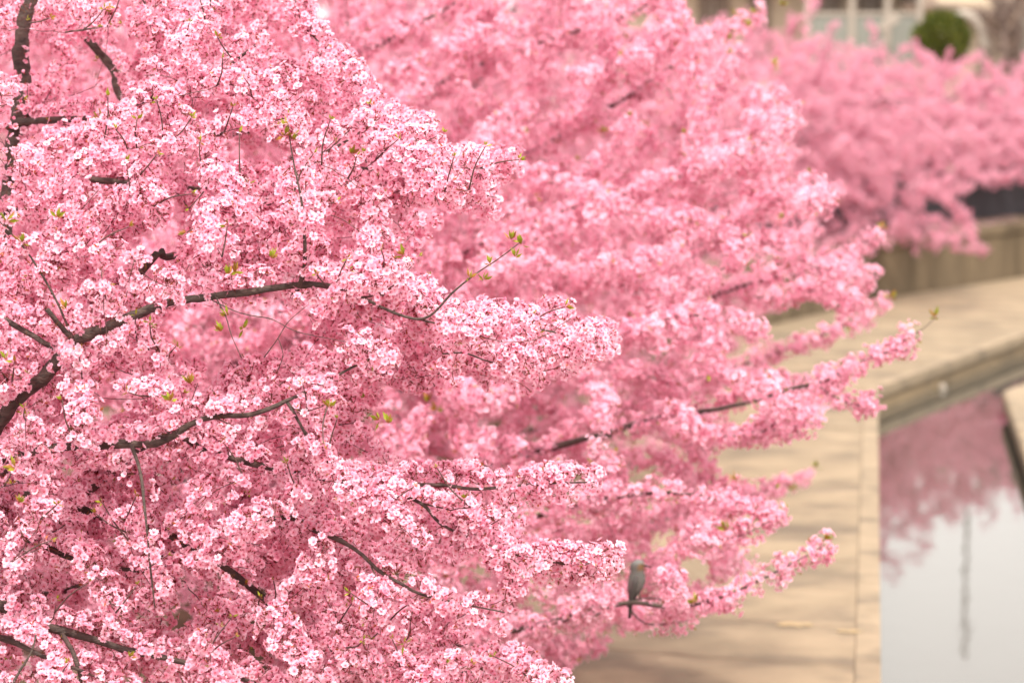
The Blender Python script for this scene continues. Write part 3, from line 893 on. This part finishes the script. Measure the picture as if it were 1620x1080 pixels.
L1([(440, 535, 10.42), (448, 560, 10.42), (440, 585, 10.45)], 0.002, 0.0014, 0.0, False)
L1([(160, 425, 10.3), (163, 455, 10.3), (170, 480, 10.35), (178, 500, 10.4)], 0.0022, 0.0018, 0.0, False)
L1([(213, 410, 10.3), (205, 440, 10.3), (200, 470, 10.35)], 0.002, 0.0016, 0.0, False)
L1([(700, 560, 10.7), (735, 558, 10.7), (775, 572, 10.75), (830, 578, 10.8)], 0.004, 0.002, 0.9, False)

C1 = [(-190, -130), (440, -130), (480, -40), (490, 60), (560, 95), (600, 165), (720, 225), (818, 240), (800, 300), (785, 340), (700, 335), (640, 400), (690, 430),
      (770, 450), (800, 500), (890, 480), (975, 540), (930, 570), (850, 600), (770, 600), (640, 650), (690, 690), (740, 735), (945, 745), (930, 790), (800, 800), (850, 850),
      (1003, 875), (960, 910), (850, 915), (800, 985), (740, 1000), (900, 1060), (930, 1120), (880, 1180), (-190, 1180)]
HOLE1 = [(320, 515, 70, 30), (255, 385, 28, 22), (400, 520, 70, 40), (120, 130, 60, 55), (430, 240, 35, 18), (700, 690, 60, 40), (650, 660, 50, 40), (740, 920, 50, 18)]
def front1(x, y):
    """distance of the leaf front of the crown along each line of growth"""
    return 10.25 + np.clip((420 - y) / 420, 0, 1.4) * 1.25 + np.clip((x - 450) / 500, 0, 1) * 0.35
nT = 5200
tx, ty = rng.uniform(-190, 1010, nT), rng.uniform(-130, 1180, nT)
ok = inside(C1, tx, ty)
tx, ty = tx[ok], ty[ok]
td = front1(tx, ty) + rng.beta(1.0, 1.5, len(tx)) * 1.7
tg = np.array([at(a, b, c) for a, b, c in zip(tx, ty, td)])
rootd = np.linalg.norm(tg - fork1, axis=1) + rng.uniform(0, 0.8, len(tg))
tg = tg[np.argsort(rootd)]
def accept1(path):
    x, y, d = project(path)
    if not inside(C1, x, y).all():
        return False
    for hx_, hy_, a, b in HOLE1:
        if (((x - hx_) / (a + 22)) ** 2 + ((y - hy_) / (b + 22)) ** 2 < 1).any() and d.min() < 12.2:
            return False
    return bool(d.min() > 10.05)
tw1 = grow(m1, tg, 0.17, 0.55, 0.03, accept1)
for t in tw1:
    if rng.random() < 0.10:
        t.bare = True
    t.dens = rng.uniform(0.75, 1.15)
for m in m1:
    m.dens = 0.95 if m.dens > 0.2 else m.dens
pos, axs, foot, tint = scatter_flowers(m1 + tw1, 600, 0.045, 0.038, 5)
x, y, d = project(pos)
okk = np.ones(len(pos), bool)
for hx_, hy_, a, b in HOLE1:
    okk &= ~((((x - hx_) / a) ** 2 + ((y - hy_) / b) ** 2 < 1) & (d < 11.9))
# stretches where the bark shows between the bunches
for x0, y0, x1, y1, rr, dl in ((125, 535, 238, 487, 15, 10.85), (300, 472, 350, 465, 11, 10.7), (385, 463, 512, 450, 15, 10.75), (-5, 680, 70, 600, 20, 11.0), (312, 664, 402, 655, 13, 10.6), (410, 652, 465, 628, 12, 10.6),
                           (222, 730, 230, 800, 9, 10.5), (76, 490, 112, 535, 12, 10.8), (18, 510, 78, 545, 12, 10.9), (78, 866, 112, 882, 12, 11.1), (358, 895, 412, 942, 13, 11.3), (85, 992, 185, 1022, 15, 10.7),
                           (0, 1006, 65, 1036, 13, 10.6), (105, 1010, 128, 1075, 11, 10.6), (560, 870, 666, 940, 10, 10.7), (690, 766, 778, 774, 10, 11.0), (666, 795, 712, 836, 10, 10.9), (640, 558, 775, 572, 9, 10.9),
                           (12, 170, 4, 300, 22, 12.6), (25, 60, 48, 0, 16, 12.6), (35, 192, 105, 190, 13, 12.4), (152, 282, 206, 286, 11, 12.1), (152, 80, 188, 152, 14, 13.2), (478, 300, 460, 215, 8, 10.7), (190, 706, 320, 690, 9, 10.7),
                           (690, 500, 830, 380, 13, 10.8), (457, 640, 482, 684, 9, 10.6), (258, 130, 300, 116, 9, 11.9), (272, 283, 300, 240, 8, 11.7), (265, 410, 235, 425, 14, 11.7), (130, 806, 165, 800, 10, 11.5)):
    ux, uy = x1 - x0, y1 - y0; tpar = np.clip(((x - x0) * ux + (y - y0) * uy) / (ux * ux + uy * uy), 0, 1)
    okk &= ~((np.hypot(x - x0 - tpar * ux, y - y0 - tpar * uy) < rr * 0.85) & (d < dl) & (rng.random(len(x)) < 0.93))
pos, axs, foot, tint = pos[okk], axs[okk], foot[okk], tint[okk]
x, y, d = project(pos)
out = (x < -20) | (y < -20) | (y > 1100)
kk = ~out | (rng.random(len(pos)) < 0.45)
pos, axs, foot, tint = pos[kk], axs[kk], foot[kk], tint[kk]
N1 = 104000
print('len', sum(np.linalg.norm(np.diff(t.P,axis=0),axis=1).sum() for t in m1+tw1), sum(np.linalg.norm(np.diff(t.P,axis=0),axis=1).sum() for t in m1)); print('tree1 twigs', len(tw1), 'flowers', len(pos))
if len(pos) > N1:
    s_ = rng.permutation(len(pos))[:N1]; pos, axs, foot, tint = pos[s_], axs[s_], foot[s_], tint[s_]
add_wood(t1, m1, tw1, 8, 205, trunk1)
cand = np.concatenate([t.P[len(t.P) // 2:] for t in tw1]); cx, cy, cd = project(cand)
sel = np.nonzero((cd < front1(cx, cy) + 0.40) & (cx > 0) & (cx < 960) & (cy > 0) & (cy < 1080))[0]
SHOOTS = []
for i in rng.permutation(sel)[:90]:
    dr = norm(np.array([rng.normal() * 0.6 + 0.3, -0.55 + rng.normal() * 0.3, 0.75 + rng.normal() * 0.5])); L = rng.uniform(0.09, 0.2)
    side = norm(np.cross(dr, rng.normal(size=3)))
    P_ = [cand[i], cand[i] + dr * L * 0.5 + side * L * 0.06, cand[i] + dr * L]
    P_, R_ = resample(P_, [0.0038, 0.003, 0.002], 0.02)
    SHOOTS.append((P_[-1], dr))
    V, T = tube_arrays(P_, R_, 5)
    keep(link('twig', mesh_from('twig', V, T), M_TWIG), t1)
# the 300 nearest blossoms in the picture are parts of their own
x, y, d = project(pos)
vis = (x > 0) & (x < 1620) & (y > 0) & (y < 1080)
order = np.argsort(np.where(vis, d, 99))
near, rest = order[:300], order[300:]
back = d[rest] > front1(x[rest], y[rest]) + 0.95
rest, deep_in = rest[~back], rest[back]
V, T, col = flower_arrays(0, pos[rest], axs[rest], foot[rest], tint[rest], 0.037, stalk=0.45)
V2, T2_, col2 = flower_arrays(1, pos[deep_in], axs[deep_in], foot[deep_in], tint[deep_in], 0.0395, stalk=0.1)
T = np.concatenate([T, T2_ + len(V)]); V = np.concatenate([V, V2]); col = np.concatenate([col, col2])
print('tree1 tris', len(T), len(rest), len(deep_in))
keep(link('blossoms', mesh_from('blossoms', V, T, col), M_PETAL, kind='stuff'), t1)
single = []
for q in range(6):
    v, t, c = TEMPL[0][q]
    sv, st = tube_arrays([(0, 0, -1.0), (0.06, 0, -0.6), (0, 0, -0.22)], [0.034, 0.034, 0.04], 3, False)
    sc_ = np.repeat([[0.20, 0.08, 0.03]], len(sv), 0)
    me = mesh_from('blossom', np.concatenate([v, sv]), np.concatenate([t, st + len(v)]), np.concatenate([c, sc_]))
    me.materials.append(M_PETAL); single.append(me)
Fm = frames(axs[near]); inv1 = t1.matrix_world.inverted()
for j, i in enumerate(near):
    o = bpy.data.objects.new('blossom', single[int(rng.choice(6, p=TEMPL_W))])
    C.objects.link(o)
    M = Matrix.Identity(4)
    sz = 0.037 * rng.uniform(0.88, 1.1)
    for a in range(3):
        for b in range(3):
            M[a][b] = float(Fm[j][a, b] * sz)
        M[a][3] = float(pos[i][a])
    o.parent = t1; o.matrix_parent_inverse = inv1; o.matrix_basis = M
# young leaf tufts at twig tips
def put_leaf(root, p, axis, size, n):
    V, T, c = leaf_shoot(np.asarray(p), np.asarray(axis, float), size, n)
    keep(link('leaf_tuft', mesh_from('leaf_tuft', V, T, c), M_LEAF), root)
for px, py, dd in ((808, 380, 10.5), (825, 388, 10.5), (815, 408, 10.5), (775, 418, 10.5), (742, 440, 10.5), (765, 443, 10.5), (456, 200, 10.5), (450, 215, 10.5), (463, 222, 10.5),
                   (555, 245, 11.4), (270, 635, 10.2), (520, 645, 10.25), (362, 435, 10.3), (372, 432, 10.3), (360, 500, 10.45), (385, 520, 10.45), (350, 525, 10.45), (615, 670, 10.3), (600, 665, 10.3),
                   (155, 185, 11.9), (165, 188, 11.9), (90, 345, 10.2), (10, 350, 10.2), (35, 385, 10.2), (105, 490, 10.3), (430, 410, 10.3), (25, 740, 10.2), (30, 795, 10.15), (300, 608, 10.2),
                   (638, 1018, 10.3), (140, 240, 11.6), (205, 1040, 10.3), (640, 405, 10.5), (10, 570, 10.2)):
    put_leaf(t1, at(px, py, dd), (rng.normal() * 0.4, -0.35, 1.0), 0.04, 6)
for p_, d_ in SHOOTS:
    put_leaf(t1, p_, d_ + np.array([0, 0, 0.3]), rng.uniform(0.018, 0.032), int(rng.integers(3, 6)))
ids = rng.permutation(len(foot))[:8500]
sv, stt, scc, off_ = [], [], [], 0
for i in ids:
    v, t, c = leaf_shoot(foot[i] + (pos[i] - foot[i]) * 0.9, axs[i], 0.019, 2)
    c = np.where(rng.random() < 0.7, np.array([[0.42, 0.12, 0.035]]), np.array([[0.34, 0.24, 0.05]])) * rng.uniform(0.6, 1.2) + c * 0
    sv.append(v); stt.append(t + off_); scc.append(c); off_ += len(v)
keep(link('bud_scales', mesh_from('bud_scales', np.concatenate(sv), np.concatenate(stt), np.concatenate(scc)), M_LEAF, kind='stuff'), t1)
tips = [t for t in tw1 if rng.random() < 0.17]
for t in tips:
    put_leaf(t1, t.P[-1] + norm(t.P[-1] - t.P[-2]) * 0.03, norm(t.P[-1] - t.P[-2]) + np.array([0, 0, 0.6]), 0.022, 4)

# ================================================================== tree 2: just behind, reaching over the walkway
S2 = 0.05
base2 = np.array([-4.6, 18.6, BANK_Z]); fork2 = base2 + np.array([0.3, -0.2, 0.8])
t2 = empty('cherry_tree', base2, 'softly blurred cherry tree behind the sharp one, long tips reaching over the walkway', 'tree', 'cherry trees along the bank')
trunk2 = xyz_limb([base2 - np.array([0, 0, 0.3]), base2 + np.array([0.1, -0.05, 0.3]), fork2], 0.2, 0.16, 0.1, 0)
m2 = []
def L2(pts, r0, r1, dens=0.6, root=True):
    P = [at(*p) for p in pts]
    if root:
        mid_ = fork2 * 0.5 + P[0] * 0.5 + np.array([0, 0, -0.1])
        P = [fork2, mid_] + P
        rr = np.concatenate([[min(0.12, r0 * 1.7), r0 * 1.3], np.linspace(r0, r1, len(pts))])
    else:
        rr = np.linspace(r0, r1, len(pts))
    P, R = resample(P, rr, S2); m = Path(P, R, True, dens=dens); m2.append(m); return m
L2([(1180, 470, 18), (1240, 470, 17.6), (1300, 455, 17.4), (1362, 432, 17.4)], 0.008, 0.003, 1.0, False)
L2([(1060, 662, 15.8), (1130, 690, 15.4), (1220, 680, 15.2), (1300, 668, 15.2)], 0.008, 0.003, 1.0, False)
L2([(1080, 850, 14.9), (1160, 850, 14.7), (1235, 815, 14.7)], 0.008, 0.003, 1.0, False)
L2([(1100, 350, 21), (1200, 380, 20), (1290, 370, 19.5)], 0.008, 0.003, 1.0, False)
L2([(1090, 275, 16.4), (1190, 235, 16.2), (1240, 205, 16.2), (1268, 165, 16.2)], 0.006, 0.003, 0.8, False)
L2([(990, 955, 14.4), (1020, 985, 14.3), (1070, 985, 14.3), (1090, 980, 14.3)], 0.006, 0.003, 1.0, False)
L2([(620, 790, 17.2), (760, 745, 16.8), (900, 705, 16.3), (980, 685, 16.0), (1060, 662, 15.8), (1170, 640, 15.5), (1240, 618, 15.4), (1300, 604, 15.3), (1380, 565, 15.2), (1440, 552, 15.2)], 0.04, 0.004)
L2([(1436, 534, 15.2), (1460, 520, 15.2), (1478, 504, 15.2)], 0.004, 0.0025, 0.0, False)
L2([(1395, 560, 15.2), (1420, 545, 15.2), (1436, 534, 15.2)], 0.005, 0.004, 0.9, False)
L2([(1290, 606, 15.3), (1320, 628, 15.3), (1350, 640, 15.3), (1388, 642, 15.3)], 0.007, 0.003, 1.0, False)
L2([(640, 1010, 15.3), (800, 1000, 14.8), (900, 975, 14.5), (990, 955, 14.3), (1060, 960, 14.2), (1140, 945, 14.2), (1220, 908, 14.3), (1305, 862, 14.3)], 0.03, 0.004, 0.9)
L2([(700, 600, 19), (900, 560, 18.6), (1050, 500, 18.3), (1180, 450, 18), (1290, 425, 18), (1350, 395, 18), (1385, 370, 18)], 0.03, 0.004, 0.9)
L2([(1290, 430, 18), (1340, 420, 17.8), (1372, 432, 17.8)], 0.006, 0.003, 1.0, False)
L2([(750, 700, 20), (1000, 640, 19.5), (1150, 585, 19.3), (1260, 545, 19.2), (1340, 512, 19.2), (1400, 478, 19.2)], 0.025, 0.004, 1.0)
L2([(800, 860, 20), (1000, 830, 19.8), (1130, 800, 19.8), (1220, 775, 19.8), (1285, 748, 19.8)], 0.02, 0.004, 1.0)
L2([(700, 420, 21), (900, 390, 21), (1100, 350, 21), (1230, 330, 21), (1335, 300, 21)], 0.025, 0.004, 0.9)
L2([(600, 350, 20), (800, 260, 19.5), (950, 180, 19), (1070, 100, 18.8), (1150, 50, 18.8), (1190, 25, 18.8)], 0.035, 0.004, 0.8)
L2([(560, 230, 19), (700, 130, 18.5), (850, 70, 18.2), (1000, 20, 18), (1080, -30, 18)], 0.03, 0.004, 0.8)
L2([(500, 130, 18), (620, 60, 17.5), (760, -20, 17.5), (900, -120, 17.5)], 0.03, 0.004, 0.8)
L2([(700, 420, 17.5), (850, 350, 17), (980, 310, 16.8), (1090, 275, 16.4)], 0.02, 0.005, 0.7)
L2([(640, 680, 16.5), (800, 600, 15.8), (950, 550, 15.5), (1080, 500, 15.4), (1200, 520, 15.4)], 0.025, 0.004, 0.7)
L2([(640, 880, 16), (800, 830, 15.3), (950, 790, 15), (1080, 780, 14.8), (1200, 810, 14.8), (1240, 820, 14.8)], 0.025, 0.004, 0.6)
C2 = [(-190, -130), (900, -130), (1060, -60), (1085, 25), (1165, 25), (1195, 95), (1270, 165), (1262, 265), (1325, 295), (1285, 360), (1390, 362), (1402, 410), (1372, 440), (1398, 470), (1385, 500), (1320, 525),
      (1230, 550), (1290, 590), (1370, 565), (1360, 620), (1280, 670), (1190, 700), (1160, 745), (1225, 770), (1190, 815), (1230, 860), (1200, 905), (1120, 955), (1030, 990), (960, 1010), (905, 1060), (900, 1160), (-190, 1160)]
nT = 5200
tx, ty = rng.uniform(-190, 1470, nT), rng.uniform(-130, 1160, nT)
ok = inside(C2, tx, ty); tx, ty = tx[ok], ty[ok]
fr = 14.3 + np.abs(ty - 800) / 800 * 2.4
td = fr + rng.beta(1.0, 1.4, len(tx)) * 4.5
tg = np.array([at(a, b, c) for a, b, c in zip(tx, ty, td)])
tg = tg[np.argsort(np.linalg.norm(tg - fork2, axis=1) + rng.uniform(0, 1.2, len(tg)))]
bird_px = (1008, 905)
HOLE2 = [(1195, 445, 48, 36), (1262, 545, 85, 34), (1330, 352, 60, 26), (1385, 425, 26, 20), (1190, 735, 70, 30), (1205, 835, 45, 24), (1270, 480, 40, 16), (1160, 330, 30, 18)]
def accept2(path):
    x, y, d = project(path)
    for hx_, hy_, a, b in HOLE2:
        if (((x - hx_) / a) ** 2 + ((y - hy_) / b) ** 2 < 1).any():
            return False
    return bool((inside(C2, x, y) | (np.arange(len(x)) < 3)).all() and not (((abs(x - 1004) < 22) & (y > 870) & (y < 955) & (d < 15.2)).any()))
tw2 = grow(m2, tg, 0.27, 0.8, 0.05, accept2, r_tip=0.002)
for m in m2:
    m.dens = 1.35 if m.dens > 0 else 0
    m.R = m.R * 0.8
for t in tw2:
    t.dens = rng.uniform(0.75, 1.2)
# the sprig right in front of the bird
tw2.append(Path(*resample([at(1085, 948, 13.99), at(1066, 930, 13.98), at(1042, 922, 13.97), at(1026, 924, 13.97)], [0.004, 0.003, 0.003, 0.002], 0.04), dens=1.3))
tw2.append(Path(*resample([at(920, 975, 14.3), at(945, 950, 14.25), at(953, 920, 14.2), at(955, 890, 14.2)], [0.004, 0.003, 0.003, 0.002], 0.04), dens=0.9))
SP_MID = make_sprigs(1, 14, 0.12, 720, 0.042, 0.036, 0.035, -0.5)
NG_MID = sprig_nodes(SP_MID)
def near_seg(x, y, x0, y0, x1, y1, rr=2):
    ux, uy = x1 - x0, y1 - y0; t = np.clip(((x - x0) * ux + (y - y0) * uy) / (ux * ux + uy * uy), 0, 1)
    return np.hypot(x - x0 - t * ux, y - y0 - t * uy) < rr + 10
def clear_bird(p):
    x, y, d = project(p)
    return ~((x > 955) & (x < 1036) & (y > 840) & (y < 985) & (d < 15.0) & (d > 14.03)) & ~(near_seg(x, y, 905, 703, 985, 684) & (d < 16.4)) & ~(near_seg(x, y, 1120, 650, 1172, 640) & (d < 15.7)) & ~(near_seg(x, y, 1245, 618, 1285, 607, 0) & (d < 15.5))
print('tree2', len(tw2), sprig_crown(t2, m2 + tw2, NG_MID, 14, 0.12, clear_bird))
add_wood(t2, m2, tw2, 6, 0, trunk2)
for px, py, dd in ((1480, 502, 15.2), (1306, 856, 14.3), (1150, 838, 14.6), (1165, 760, 14.7), (1255, 775, 19.5), (1240, 345, 17), (1260, 330, 17), (1395, 362, 18), (1408, 472, 19), (1290, 740, 19.7),
                   (680, 635, 15.5), (690, 650, 15.5), (940, 200, 18), (955, 210, 18), (1180, 40, 18.5), (1225, 105, 18), (1150, 65, 18.5), (780, 220, 17), (1200, 20, 18.6), (1240, 10, 18.6), (1100, 955, 14.1)):
    put_leaf(t2, at(px, py, dd), (rng.normal() * 0.5, -0.3, 1.0), 0.055, 7)
for t in tw2:
    if rng.random() < 0.2:
        put_leaf(t2, t.P[-1] + norm(t.P[-1] - t.P[-2]) * 0.04, norm(t.P[-1] - t.P[-2]) + np.array([0, 0, 0.6]), 0.035, 5)

# ================================================================== the far cherry trees
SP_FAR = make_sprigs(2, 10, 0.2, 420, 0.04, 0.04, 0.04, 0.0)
NG_FAR = sprig_nodes(SP_FAR)
def far_tree(base, R, H, label, nflow, level_size, droop=0.25, nt=2400, minz=0.4, lean=(0, 0)):
    base = np.array([base[0], base[1], BANK_Z])
    root = empty('cherry_tree', base, label, 'tree', 'cherry trees along the bank')
    fork = base + np.array([0.1, 0, 0.7])
    trunk = xyz_limb([base - np.array([0, 0, 0.3]), base + np.array([0.05, 0, 0.3]), fork], 0.2, 0.15, 0.15, 0)
    mains = []
    n = 11
    for k in range(n):
        a = 2 * math.pi * k / n + rng.uniform(-0.2, 0.2); q = rng.uniform(0.8, 1.0) * R
        z1 = rng.uniform(0.3, 1.0) * (H - 0.9)
        d = np.array([math.cos(a), math.sin(a), 0]) + np.array([lean[0], lean[1], 0])
        pts = [fork, fork + d * q * 0.3 + np.array([0, 0, z1 * 0.7]), fork + d * q * 0.65 + np.array([0, 0, z1]), fork + d * q + np.array([0, 0, z1 * 0.9 - droop * q * 0.3])]
        mains.append(xyz_limb(pts, 0.042, 0.008, 0.12, 1.5))
    v = norm(rng.normal(size=(nt, 3))); v[:, 2] = np.abs(v[:, 2]) * 1.0 - 0.55 * (rng.random(nt) < 0.5)
    rad = rng.uniform(0.35, 1.0, nt) ** 0.6
    lump = 1 + 0.10 * np.sin(np.arctan2(v[:, 1], v[:, 0]) * 5 + base[1]) + 0.05 * np.sin(v[:, 2] * 9 + base[0])
    tg = fork + np.array([lean[0], lean[1], 0]) * R * rad[:, None] + v * (rad * lump)[:, None] * np.array([R, R, H - 0.75])
    tg = tg[tg[:, 2] > minz]
    tg = tg[np.argsort(np.linalg.norm(tg - fork, axis=1) + rng.uniform(0, 0.8, len(tg)))]
    tw = grow(mains, tg, 0.21, 0.9, 0.12, None, r_tip=0.004, lift=0.1)
    print(label[:20], len(tw), sprig_crown(root, mains + tw, NG_FAR, 10, 0.2, None, 0.02, 0.6, 1.15))
    add_wood(root, mains, tw, 6, 0, trunk)
    return root

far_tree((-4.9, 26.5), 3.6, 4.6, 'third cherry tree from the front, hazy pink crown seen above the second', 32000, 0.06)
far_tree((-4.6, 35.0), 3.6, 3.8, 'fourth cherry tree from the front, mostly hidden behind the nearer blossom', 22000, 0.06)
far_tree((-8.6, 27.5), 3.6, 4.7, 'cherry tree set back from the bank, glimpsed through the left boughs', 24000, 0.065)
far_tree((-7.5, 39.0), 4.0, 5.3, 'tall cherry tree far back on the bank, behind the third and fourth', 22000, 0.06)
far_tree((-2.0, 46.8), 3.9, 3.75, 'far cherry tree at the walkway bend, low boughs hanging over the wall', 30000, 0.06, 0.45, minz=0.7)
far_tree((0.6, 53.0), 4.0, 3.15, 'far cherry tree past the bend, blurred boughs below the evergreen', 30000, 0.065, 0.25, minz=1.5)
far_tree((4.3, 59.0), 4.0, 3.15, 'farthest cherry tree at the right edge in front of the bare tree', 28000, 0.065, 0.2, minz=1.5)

# ================================================================== the bird among the blossoms
def make_bird():
    o = at(1004, 938, 14.3)
    right = ROT @ np.array([1.0, 0, 0]); up = np.array([0, 0, 1.0]); fwd = norm(np.cross(up, right))
    def W(x, y, z): return o + right * x * 1.25 + up * y + fwd * z * 1.15
    root = empty('bird', o, 'grey bird with chestnut cheek perched upright among the pink blossoms', 'bird')
    # spine from tail tip to beak (x right, y up), with half-width and half-depth
    sp = [(-0.020, -0.125, 0.006, 0.016), (-0.018, -0.09, 0.007, 0.018), (-0.014, -0.045, 0.009, 0.017), (-0.006, -0.01, 0.019, 0.022), (0.002, 0.025, 0.031, 0.031), (0.008, 0.06, 0.036, 0.035),
          (0.010, 0.09, 0.033, 0.032), (0.010, 0.112, 0.027, 0.026), (0.010, 0.130, 0.028, 0.027), (0.012, 0.148, 0.029, 0.027), (0.014, 0.162, 0.022, 0.021), (0.015, 0.171, 0.010, 0.010)]
    V, col = [], []
    S = 14
    for (x, y, a, b) in sp:
        for k in range(S):
            t = 2 * math.pi * k / S
            V.append(W(x + a * math.cos(t), y, b * math.sin(t)))
            c = np.array([0.09, 0.085, 0.078])
            if y < 0.0: c = np.array([0.03, 0.024, 0.022])
            elif y < 0.09: c = np.array([0.08, 0.072, 0.066]) if math.sin(t) > -0.2 else np.array([0.10, 0.092, 0.084])
            if 0.12 < y < 0.15 and 0.2 < math.cos(t) and math.sin(t) < 0.25: c = np.array([0.14, 0.07, 0.03])
            if y > 0.155: c = np.array([0.13, 0.128, 0.12])
            col.append(c)
    F = []
    for i in range(len(sp) - 1):
        for k in range(S):
            F.append((i * S + k, i * S + (k + 1) % S, (i + 1) * S + (k + 1) % S, (i + 1) * S + k))
    F.append(tuple(range(S - 1, -1, -1))); F.append(tuple((len(sp) - 1) * S + k for k in range(S)))
    me = mesh_from('body', np.array(V), quads_to_tris(F), np.array(col)); me.shade_smooth()
    m, n_, l_, b_ = material('feathers')
    a_ = n_.new('ShaderNodeAttribute'); a_.attribute_name = 'tint'
    nz = n_.new('ShaderNodeTexNoise'); nz.inputs['Scale'].default_value = 120
    mx = n_.new('ShaderNodeMixRGB'); mx.blend_type = 'OVERLAY'; mx.inputs['Fac'].default_value = 0.4
    l_.new(a_.outputs['Color'], mx.inputs['Color1']); l_.new(nz.outputs['Color'], mx.inputs['Color2']); l_.new(mx.outputs[0], b_.inputs['Base Color'])
    b_.inputs['Roughness'].default_value = 0.8
    keep(link('body', me, m), root)
    dark, _, _, db = material('beak_horn'); db.inputs['Base Color'].default_value = (0.02, 0.018, 0.018, 1); db.inputs['Roughness'].default_value = 0.4
    V, T = tube_arrays([W(0.036, 0.143, -0.004), W(0.052, 0.139, -0.006), W(0.068, 0.131, -0.008)], [0.0065, 0.0042, 0.001], 8)
    keep(link('beak', mesh_from('beak', V, T), dark), root)
    for sgn in (-1, 1):
        bm = bmesh.new(); bmesh.ops.create_icosphere(bm, subdivisions=2, radius=0.0042)
        me = bpy.data.meshes.new('eye'); bm.to_mesh(me); bm.free()
        e = link('eye', me, dark); e.location = W(0.029, 0.151, 0.018 * sgn - 0.002); bpy.context.view_layer.update(); keep(e, root)
        wing = [(0.012, 0.095, 0.006), (0.006, 0.06, 0.013), (-0.002, 0.02, 0.012), (-0.010, -0.03, 0.008), (-0.016, -0.075, 0.002)]
        P = [W(x - 0.006, y, sgn * (0.03 if y > 0 else 0.018)) for x, y, _ in wing]
        V, T = tube_arrays(P, [0.010, 0.017, 0.015, 0.010, 0.004], 8)
        keep(link('wing', mesh_from('wing', V, T, np.repeat([[0.05, 0.043, 0.04]], len(V), 0)), m), root)
        P = [W(0.012, 0.02, sgn * 0.012), W(0.020, -0.008, sgn * 0.012), W(0.018, -0.028, sgn * 0.012)]
        V, T = tube_arrays(P, [0.005, 0.0025, 0.0025], 6)
        parts = [(V, T)]
        for q in (-0.5, 0, 0.5):
            parts.append(tube_arrays([W(0.018, -0.028, sgn * 0.012), W(0.030, -0.030, sgn * 0.012 + q * 0.015)], [0.002, 0.001], 5))
        parts.append(tube_arrays([W(0.018, -0.028, sgn * 0.012), W(0.008, -0.032, sgn * 0.012)], [0.002, 0.001], 5))
        V, T = join_arrays(parts)
        keep(link('leg', mesh_from('leg', V, T), dark), root)
make_bird()
# the twig the bird sits on belongs to the second tree
P, R = resample([at(935, 975, 14.25), at(975, 958, 14.28), at(1000, 948, 14.3), at(1030, 946, 14.3), at(1065, 950, 14.2)], [0.005, 0.005, 0.0045, 0.004, 0.003], 0.03)
V, T = tube_arrays(P, R, 6)
keep(link('branch', mesh_from('branch', V, T), M_BARK), t2)

print('triangles', sum(len(o.data.polygons) for o in bpy.data.objects if o.type == 'MESH'))
